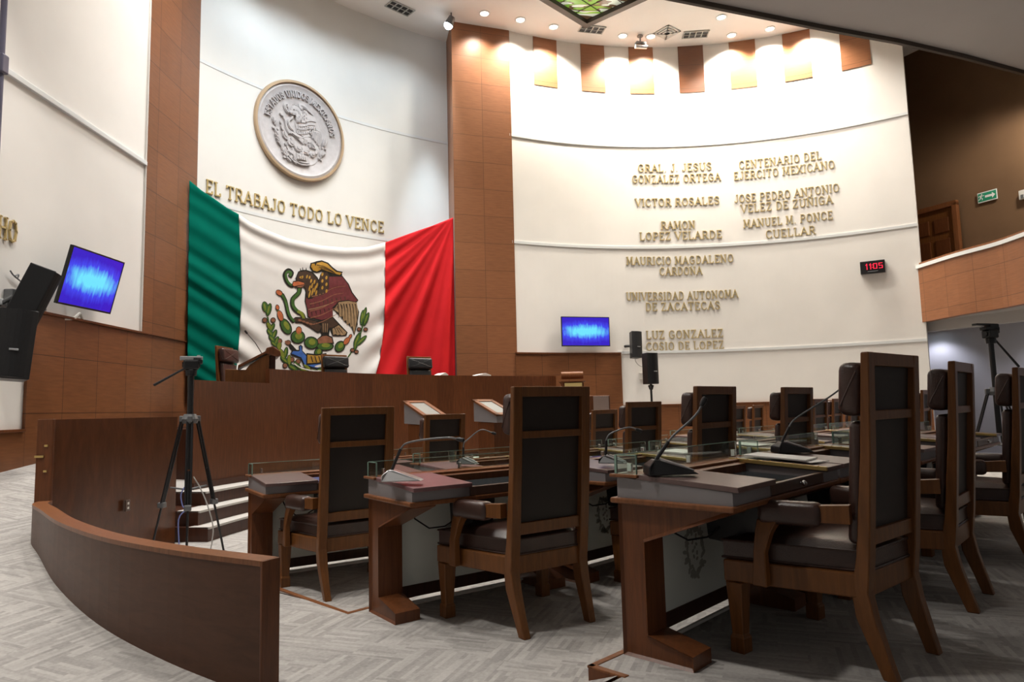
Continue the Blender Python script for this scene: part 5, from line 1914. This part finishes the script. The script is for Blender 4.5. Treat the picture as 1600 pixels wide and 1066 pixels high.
def tv(label, center, xdir, ydir, w_, h_, standoff, wall_dir):
    z = xdir.cross(ydir).normalized()
    y = z.cross(xdir).normalized()
    t = thing('television', label, 'television')
    t.matrix_world = frame_matrix(center, xdir.normalized(), y, z)
    bm = BM()
    box(bm, (0, 0, -0.022), (w_, h_, 0.032), 0.005)
    obj('housing', bm, M['black'], t)
    bm = BM()
    for sx, sy, bx, by in ((0, h_ / 2 - 0.009, w_, 0.018), (0, -h_ / 2 + 0.011, w_, 0.022), (w_ / 2 - 0.008, 0, 0.016, h_), (-w_ / 2 + 0.008, 0, 0.016, h_)):
        box(bm, (sx, sy, -0.001), (bx, by, 0.012), 0.002)
    obj('bezel', bm, M['black'], t)
    bm = BM()
    prism(bm, [(-0.5, -0.5), (0.5, -0.5), (0.5, 0.5), (-0.5, 0.5)], 0, 1, 'xy')
    s = obj('screen', bm, M['screen'], t)
    s.scale = (w_ - 0.03, h_ - 0.036, 0.003)
    s.location = (0, 0.002, -0.003)
    bm = BM()
    inv = t.matrix_world.inverted()
    wl = inv.to_3x3() @ wall_dir
    for sx in (-w_ * 0.28, w_ * 0.28):
        a = Vector((sx, -0.05, -0.05))
        b = a + wl.normalized() * standoff
        tube(bm, [a, (a + b) / 2 + Vector((0.0, 0.05, 0)), b], 0.014, 8)
    box(bm, Vector((0, -0.04, -0.06)), (w_ * 0.6, 0.05, 0.02), 0.003)
    obj('wall_bracket', bm, M['grey_metal'], t)
    return t

# left television, tilted forward off the left wall
blp, brp = at_plane(93, 475, (-5.10, 0), (1, 0)), at_plane(176, 491, (-5.10, 0), (1, 0))
tlp, trp = at_plane(110, 381, (-4.93, 0), (1, 0)), at_plane(191, 410, (-4.93, 0), (1, 0))
ctr = (blp + brp + tlp + trp) / 4
xd = ((brp - blp) + (trp - tlp)).normalized()
yd = ((tlp - blp) + (trp - brp)).normalized()
tv('television with a blue picture tilted off the cream left wall', ctr, xd, yd, ((brp - blp).length + (trp - tlp).length) / 2, ((tlp - blp).length + (trp - brp).length) / 2, 0.16, Vector((-1, 0, 0)))
bm = BM()
q = at_plane(125, 490, (-5.2, 0), (1, 0))
tube(bm, [q, q + Vector((0, -0.10, -0.07)), q + Vector((-0.03, -0.25, -0.10))], 0.02, 8)
tube(bm, [q, q + Vector((0, 0.06, -0.07))], 0.016, 8)
tag(obj('cable_conduit', bm, M['white_plastic']), 'short white conduit below the left television', 'conduit')
# right television
c1, c2, c3, c4_ = [at_circle(x, y, CW, RW - 0.14) for x, y in ((878, 495), (953, 495.5), (952, 541), (877, 541.5))]
ctr = (c1 + c2 + c3 + c4_) / 4
xd = ((c2 - c1) + (c3 - c4_)).normalized()
tv('television with a blue picture mounted above the right wood wainscot', ctr, Vector((xd.x, xd.y, 0)).normalized(), Vector((0, 0, 1)), (c2 - c1).length, (c1 - c4_).length, 0.09, Vector((0.1, 1, 0)))

def speaker_body(w_, d_, h_, parent, badge=True):
    """A cabinet with a narrower back and a bowed front grille."""
    bm = BM()
    prism(bm, [(-w_ * 0.34, d_ / 2), (w_ * 0.34, d_ / 2), (w_ / 2, -d_ * 0.30), (-w_ / 2, -d_ * 0.30)], -h_ / 2, h_ / 2, 'xy', 0.008)
    obj('cabinet', bm, M['black'], parent)
    bm = BM()
    pf = []
    n = 8
    for i in range(n + 1):
        f = -1 + 2 * i / n
        pf.append((f * w_ * 0.485, -d_ * 0.30 - d_ * 0.20 * (1 - f * f) - 0.004))
    prism(bm, pf + [(w_ * 0.485, -d_ * 0.29), (-w_ * 0.485, -d_ * 0.29)], -h_ * 0.485, h_ * 0.485, 'xy')
    obj('grille', bm, M['black_mesh'], parent)
    if badge:
        bm = BM()
        box(bm, (w_ * 0.05, -d_ * 0.52 - 0.003, -h_ * 0.10), (0.075, 0.008, 0.018), 0.002, Matrix.Rotation(R(0), 3, 'Y'))
        obj('badge', bm, M['steel'], parent)

# pair of loudspeakers on the left wall
c = at_plane(50, 466, (-5.0, 0), (1, 0))
t = thing('loudspeaker', 'black loudspeaker tilted on a wall bracket beside the left television', 'loudspeaker')
q = at_plane(80, 420, (-4.94, 0), (1, 0)) - at_plane(35, 505, (-5.06, 0), (1, 0))
up = Vector((0.20, q.y * 0.55, q.z)).normalized()
fwd = Vector((0.80, 0.55, 0)).normalized()
fwd = (fwd - up * fwd.dot(up)).normalized()
rt = fwd.cross(up) * -1
rt = (-fwd).cross(up).normalized()
t.matrix_world = frame_matrix(c, rt, -fwd, up)
speaker_body(0.30, 0.30, 0.66, t)
bm = BM()
inv = t.matrix_world.inverted()
a = Vector((0, 0.15, -0.05))
b = inv @ Vector((XL, c.y - 0.12, c.z - 0.08))
tube(bm, [a, (a + b) / 2, b], 0.022, 8)
obj('bracket', bm, M['grey_metal'], t)
# loose cable by the upper loudspeaker
bm = BM()
q = [at_plane(x, y, (XL + 0.03, 0), (1, 0)) for x, y in ((16, 423), (22, 431), (29, 429), (27, 435), (22, 431), (34, 441), (42, 447))]
tube(bm, smooth_path3(q, 4), 0.008, 6)
tag(obj('loose_cable', bm, M['grey_metal']), 'looped cable hanging on the left wall above the black loudspeakers', 'cable')
q = at_plane(19, 463, (XL + 0.05, 0), (1, 0))
bm = BM()
box(bm, q, (0.10, 0.12, 0.14), 0.01)
tag(obj('wall_box', bm, M['grey_metal']), 'small dark junction box on the left wall beside the tilted loudspeaker', 'junction box')

c = at_plane(21, 539, (-4.85, 0), (1, 0))
t = thing('loudspeaker', 'black loudspeaker with a badge at the left edge of the photo, below the tilted one', 'loudspeaker')
up = Vector((0.03, 0.10, 1)).normalized()
fwd = Vector((0.55, -0.83, 0)).normalized()
fwd = (fwd - up * fwd.dot(up)).normalized()
rt = (-fwd).cross(up).normalized()
t.matrix_world = frame_matrix(c, rt, -fwd, up)
speaker_body(0.34, 0.32, 0.68, t)
bm = BM()
inv = t.matrix_world.inverted()
b = inv @ Vector((XL, c.y + 0.1, c.z))
tube(bm, [Vector((0, 0.15, 0)), (Vector((0, 0.15, 0)) + b) / 2, b], 0.022, 8)
obj('bracket', bm, M['grey_metal'], t)

# small loudspeaker on the inscription wall
c = at_circle(993, 539, CW, RW - 0.26)
t = thing('loudspeaker', 'small black loudspeaker on the white wall left of the lowest inscription', 'loudspeaker', c, R(-12))
t.rotation_euler = (R(-4), R(3), R(18))
speaker_body(0.25, 0.25, 0.60, t)
bm = BM()
tube(bm, [(0, 0.12, 0), (-0.10, 0.20, 0), (-0.13, 0.27, 0)], 0.03, 8)
obj('bracket', bm, M['black'], t)
bm = BM()
q = [at_circle(x, y, CW, RW - 0.06) for x, y in ((992, 559), (994, 566), (1000, 572), (1008, 573))]
tube(bm, smooth_path3(q, 4), 0.010, 6)
tag(obj('loose_cable', bm, M['cable_grey']), 'thin cable drooping below the small wall loudspeaker', 'cable')
q = at_circle(1003, 588, CW, RW - 0.02)
bm = BM()
box(bm, q, (0.12, 0.05, 0.16), 0.006)
tag(obj('wall_outlet', bm, M['white_plastic']), 'white wall outlet left of the stand loudspeaker', 'outlet')
# loudspeaker on a stand
c = at_y(1016, 576, 13.6)
t = thing('loudspeaker', 'black loudspeaker standing on a thin pole before the white wall', 'loudspeaker', c, R(24))
speaker_body(0.26, 0.30, 0.62, t)
st = thing('speaker_stand', 'thin black pole stand under the loudspeaker at the white wall', 'stand', (c.x, c.y, Z0))
bm = BM()
tube(bm, [(0, 0, 0.35), (0, 0, c.z - Z0 - 0.305)], 0.022, 10)
obj('pole', bm, M['black'], st, True)
for k in range(3):
    bm = BM()
    a = 2 * PI * k / 3
    tube(bm, [(0, 0, 0.75), (0.45 * math.cos(a), 0.45 * math.sin(a), 0.012)], 0.013, 8)
    obj('leg', bm, M['black'], st)
bm = BM()
lathe(bm, [(0, 0.70), (0.04, 0.70), (0.045, 0.80), (0, 0.80)], 12)
lathe(bm, [(0, c.z - Z0 - 0.42), (0.035, c.z - Z0 - 0.42), (0.06, c.z - Z0 - 0.34), (0, c.z - Z0 - 0.311)], 12)
obj('collar', bm, M['black'], st, True)

# digital clock
p0_, p1_ = at_circle(1344, 418, CW, RW - 0.10), at_circle(1383, 416, CW, RW - 0.10)
xd = Vector((p1_.x - p0_.x, p1_.y - p0_.y, 0))
W_ = xd.length
xd.normalize()
ctr = (p0_ + p1_) / 2
t = thing('digital_clock', 'black digital clock with red figures on the white wall', 'clock')
zdir = xd.cross(Vector((0, 0, 1))).normalized()
t.matrix_world = frame_matrix(ctr, xd, Vector((0, 0, 1)), zdir)
bm = BM()
box(bm, (0, 0, -0.05), (W_, 0.27, 0.10), 0.008)
obj('housing', bm, M['black'], t)
bm = BM()
def fx_clock(x, y, d):
    return Vector((-0.135 + x * 0.13, -0.045 + y * 0.115, d + 0.001))
text_mesh(bm, '11', fx_clock, 0.006, 0.12, 0.14)
def fx_clock2(x, y, d):
    return Vector((-0.135 + (x + 1.12) * 0.13, -0.045 + y * 0.115, d + 0.001))
text_mesh(bm, '05', fx_clock2, 0.006, 0.12, 0.18)
box(bm, (-0.005, 0.04, 0.004), (0.014, 0.014, 0.006))
box(bm, (-0.005, -0.01, 0.004), (0.014, 0.014, 0.006))
obj('figures', bm, M['led_red'], t)
bm = BM()
box(bm, (0.0, -0.095, 0.002), (0.20, 0.012, 0.004))
obj('lower_mark', bm, M['steel'], t)

# green exit sign and white sign on the gallery wall
def gallery_pt(px, py, off=0.05):
    best = None
    for a, b in zip(BWP, BWP[1:]):
        n = Vector((-(b[1] - a[1]), b[0] - a[0])).normalized()
        p = (a[0] - n.x * off, a[1] - n.y * off)
        q = at_plane(px, py, p, (n.x, n.y))
        f = ((q.x - p[0]) * (b[0] - a[0]) + (q.y - p[1]) * (b[1] - a[1])) / ((b[0] - a[0]) ** 2 + (b[1] - a[1]) ** 2)
        if 0 <= f <= 1.02:
            return q, Vector((b[0] - a[0], b[1] - a[1], 0)).normalized()
    return q, Vector((1, 0, 0))
qa, dr = gallery_pt(1527, 307)
qb, _ = gallery_pt(1558, 306)
ctr = (qa + qb) / 2
xd = Vector((qb.x - qa.x, qb.y - qa.y, 0))
W_ = xd.length
xd.normalize()
t = thing('exit_sign', 'green running-man exit sign with an arrow on the brown gallery wall', 'sign')
t.matrix_world = frame_matrix(ctr, xd, Vector((0, 0, 1)), xd.cross(Vector((0, 0, 1))).normalized())
H_ = 0.23
bm = BM()
box(bm, (0, 0, -0.012), (W_, H_, 0.02), 0.002)
obj('plate', bm, M['sign_white'], t)
bm = BM()
box(bm, (0, 0, 0.0), (W_ * 0.93, H_ * 0.80, 0.006))
obj('green_field', bm, M['sign_green'], t)
bm = BM()
def strk(pts, w_):
    for (a, b) in zip(pts, pts[1:]):
        for qd in [[a, b]]:
            d = Vector((b[0] - a[0], b[1] - a[1])).normalized()
            n = Vector((-d.y, d.x)) * w_ / 2
            prism(bm, [(a[0] - n.x, a[1] - n.y), (b[0] - n.x, b[1] - n.y), (b[0] + n.x, b[1] + n.y), (a[0] + n.x, a[1] + n.y)], 0.0035, 0.006, 'xy')
cx = -W_ * 0.30
prism(bm, ell(cx + 0.015, 0.062, 0.014, 0.014), 0.0035, 0.006, 'xy')
strk([(cx + 0.01, 0.045), (cx - 0.015, 0.0)], 0.026)
strk([(cx - 0.015, 0.0), (cx + 0.025, -0.025), (cx + 0.015, -0.065)], 0.016)
strk([(cx - 0.015, 0.0), (cx - 0.03, -0.04), (cx - 0.07, -0.045)], 0.016)
strk([(cx + 0.008, 0.04), (cx + 0.045, 0.025), (cx + 0.06, 0.04)], 0.013)
strk([(cx + 0.008, 0.04), (cx - 0.04, 0.035), (cx - 0.055, 0.01)], 0.013)
strk([(-W_ * 0.10, 0.0), (W_ * 0.28, 0.0)], 0.05)
prism(bm, [(W_ * 0.26, -0.065), (W_ * 0.42, 0.0), (W_ * 0.26, 0.065)], 0.0035, 0.006, 'xy')
obj('symbols', bm, M['sign_white'], t)
qa, dr = gallery_pt(1603, 303, 0.07)
bm = BM()
box(bm, (0, 0, 0), (0.26, 0.05, 0.20), 0.01, Matrix.Rotation(math.atan2(dr.y, dr.x), 3, 'Z'))
box(bm, Matrix.Rotation(math.atan2(dr.y, dr.x), 3, 'Z') @ Vector((-0.06, -0.03, -0.04)), (0.06, 0.012, 0.08), 0.002, Matrix.Rotation(math.atan2(dr.y, dr.x), 3, 'Z'), mi=1)
o = obj('wall_lamp', bm, [M['white_plastic'], M['grey_metal']])
o.location = qa
tag(o, 'small white emergency lamp on the brown gallery wall at the right edge', 'lamp')

# ================================================================== CEILING FITTINGS
def vent(px, py, label):
    p = at_z(px, py, ZC)
    a = math.atan2(p.y - CW[1], p.x - CW[0])
    t = thing('ceiling_vent', label, 'vent', p, a + PI / 2, 'slotted ceiling vents')
    bm = BM()
    box(bm, (0, 0, -0.006), (0.56, 0.27, 0.010))
    obj('backing', bm, M['vent_dark'], t)
    bm = BM()
    for y in (-0.135, 0.135):
        box(bm, (0, y, -0.016), (0.59, 0.025, 0.022), 0.003)
    for k in range(5):
        box(bm, (-0.28 + k * 0.14, 0, -0.016), (0.022, 0.27, 0.022), 0.003)
    box(bm, (0, 0, -0.016), (0.56, 0.014, 0.018), 0.002)
    obj('frame', bm, M['vent'], t)
vent(625, 12, 'slotted ceiling vent above the flag niche, left of the spotlight')
vent(925, 45, 'slotted ceiling vent under the tip of the skylight')
vent(1087, 53, 'slotted ceiling vent right of the square diffuser')
p = at_z(1042, 50, ZC)
t = thing('ceiling_diffuser', 'square louvred ceiling diffuser between the two vents by the skylight', 'vent', p, R(38))
bm = BM()
for k, s in enumerate((0.40, 0.28, 0.16)):
    for (cx, cy, sx, sy) in ((s / 2, 0, 0.05, s + 0.05), (-s / 2, 0, 0.05, s + 0.05), (0, s / 2, s + 0.05, 0.05), (0, -s / 2, s + 0.05, 0.05)):
        box(bm, (cx, cy, -0.012 - 0.012 * k), (sx, sy, 0.018), 0.002)
obj('louvres', bm, M['vent'], t)
bm = BM()
box(bm, (0, 0, -0.005), (0.38, 0.38, 0.008))
obj('backing', bm, M['vent_dark'], t)
p = at_z(1000, 56, ZC)
t = thing('ceiling_camera', 'small grey camera hanging from the ceiling near the square diffuser', 'camera', p, R(15))
bm = BM()
tube(bm, [(0, 0, 0), (0, 0, -0.16)], 0.02, 8)
lathe(bm, [(0, 0), (0.07, 0), (0.07, -0.02), (0, -0.02)], 14)
obj('mount', bm, M['grey_metal'], t)
bm = BM()
box(bm, (0, 0, -0.19), (0.24, 0.12, 0.06), 0.01)
obj('body', bm, M['grey_metal'], t)
bm = BM()
tube(bm, [(-0.14, -0.02, -0.29), (0.14, -0.02, -0.27)], 0.045, 12)
tube(bm, [(0.0, 0.0, -0.2), (0.0, 0.0, -0.28)], 0.02, 8)
obj('lens_tube', bm, M['steel'], t, True)

# dark blue pipe at the left edge
q = at_plane(1.5, 100, (XL + 0.12, 0), (1, 0))
t = thing('wall_pipe', 'dark blue vertical pipe at the top left edge of the photo', 'pipe', (q.x, q.y, q.z))
bm = BM()
tube(bm, [(0, 0, -2.4), (0, 0.0, 0.0), (0, 0, ZC - q.z)], 0.03, 12)
obj('tube', bm, M['blue_dark'], t, True)
bm = BM()
box(bm, (0, 0, 0), (0.10, 0.10, 0.20), 0.015)
box(bm, (-0.08, 0, 0), (0.09, 0.04, 0.05))
obj('clamp', bm, M['blue_dark'], t)

# ================================================================== TRIPODS
def tripod(label, x, y, z0, h_top, h_collar, spread, pan, plate_col, rz=0.0):
    t = thing('tripod', label, 'tripod', (x, y, z0), rz)
    bm = BM()
    tube(bm, [(0, 0, h_collar - 0.45), (0, 0, h_top - 0.16)], 0.026, 12)
    obj('centre_column', bm, M['black'], t, True)
    bm = BM()
    lathe(bm, [(0, h_collar - 0.04), (0.06, h_collar - 0.04), (0.07, h_collar), (0.05, h_collar + 0.045), (0, h_collar + 0.045)], 14)
    for k in range(3):
        a = 2 * PI * k / 3 + 0.5
        box(bm, (0.07 * math.cos(a), 0.07 * math.sin(a), h_collar), (0.05, 0.04, 0.06), 0.008, Matrix.Rotation(a, 3, 'Z'))
    obj('collar', bm, M['grey_metal'], t)
    for k in range(3):
        a = 2 * PI * k / 3 + 0.5
        d = Vector((math.cos(a), math.sin(a), 0))
        top = d * 0.075 + Vector((0, 0, h_collar - 0.02))
        bot = d * spread + Vector((0, 0, 0.012))
        mid = top + (bot - top) * 0.60
        sd = Vector((-d.y, d.x, 0)) * 0.020
        bm = BM()
        tube(bm, [top + sd, mid + sd], 0.010, 8)
        tube(bm, [top - sd, mid - sd], 0.010, 8)
        tube(bm, [top + (bot - top) * 0.35, bot], 0.010, 8)
        lg = obj('leg', bm, M['black'], t, True)
        bm = BM()
        box(bm, mid, (0.06, 0.06, 0.05), 0.01, Matrix.Rotation(a, 3, 'Z'))
        obj('leg_clamp', bm, M['grey_metal'], lg)
        bm = BM()
        tube(bm, [bot + Vector((0, 0, 0.03)), bot - Vector((0, 0, 0.010))], 0.016, 8)
        obj('foot', bm, M['black'], lg)
    bm = BM()
    for k in range(3):
        a = 2 * PI * k / 3 + 0.5
        d = Vector((math.cos(a), math.sin(a), 0))
        zb = h_collar * 0.52
        tube(bm, [(0, 0, zb - 0.02), d * spread * 0.48 + Vector((0, 0, zb - 0.0))], 0.008, 8)
    obj('spreader', bm, M['grey_metal'], t)
    # head
    bm = BM()
    lathe(bm, [(0, h_top - 0.17), (0.045, h_top - 0.17), (0.05, h_top - 0.12), (0.035, h_top - 0.10), (0, h_top - 0.10)], 14)
    box(bm, (0, 0, h_top - 0.07), (0.13, 0.10, 0.09), 0.015)
    box(bm, (0.05, 0, h_top - 0.03), (0.09, 0.08, 0.07), 0.012)
    tube(bm, [(-0.075, 0, h_top - 0.07), (0.075, 0, h_top - 0.07)], 0.026, 12)
    obj('head', bm, M['black'], t)
    bm = BM()
    box(bm, (0.0, 0, h_top - 0.012), (0.19, 0.08, 0.034), 0.006)
    box(bm, (0.06, 0, h_top + 0.002), (0.03, 0.05, 0.03), 0.004)
    obj('camera_plate', bm, plate_col, t)
    bm = BM()
    tube(bm, [(0, 0, h_top - 0.07), pan], [0.009, 0.013], 8)
    obj('pan_handle', bm, M['black'], t, True)
    return t
tp = at_y(299, 560, 6.2)
tripod('black camera tripod with a silver plate behind the low barrier, before the dais steps', tp.x, tp.y, Z0, tp.z - Z0 + 0.01, at_y(299, 655, 6.2).z - Z0, 0.36, (-0.30, 0.14, 1.60 - 0.02 + Z0 + 0.075), M['mic_silver'], R(26))
tp2 = at_y(1546, 512, 7.2)
tt = tripod('tall black video tripod before the lobby wall at the right', tp2.x, tp2.y, Z3, tp2.z - Z3, at_y(1548, 612, 7.2).z - Z3, 0.42, (0.30, -0.05, tp2.z - Z3 - 0.42), M['black'], 0.3)
bm = BM()
hh = tp2.z - Z3
box(bm, (-0.06, 0, hh + 0.03), (0.30, 0.06, 0.022), 0.004)
box(bm, (0.03, 0.0, hh + 0.012), (0.12, 0.08, 0.05), 0.008)
obj('sliding_plate', bm, M['black'], tt)
# cables at the left tripod
for (pix, lab, m) in (([(293, 755), (283, 772), (285, 790), (289, 797), (279, 812), (280, 836)], 'blue cable hanging down beside the left tripod', 'cable_blue'),
                     ([(302, 745), (314, 765), (326, 795), (333, 825), (331, 845)], 'grey cable running down from the left tripod', 'cable_grey')):
    q = [at_y(x, y, 6.12) for x, y in pix]
    q[-1].z = min(q[-1].z, 0.1)
    q.append(Vector((q[-1].x, q[-1].y, Z0 + 0.01)))
    q.append(Vector((q[-1].x + 0.2, q[-1].y + 0.3, Z0 + 0.01)))
    bm = BM()
    tube(bm, smooth_path3(q, 4), 0.0055, 6)
    tag(obj('loose_cable', bm, M[m]), lab, 'cable')
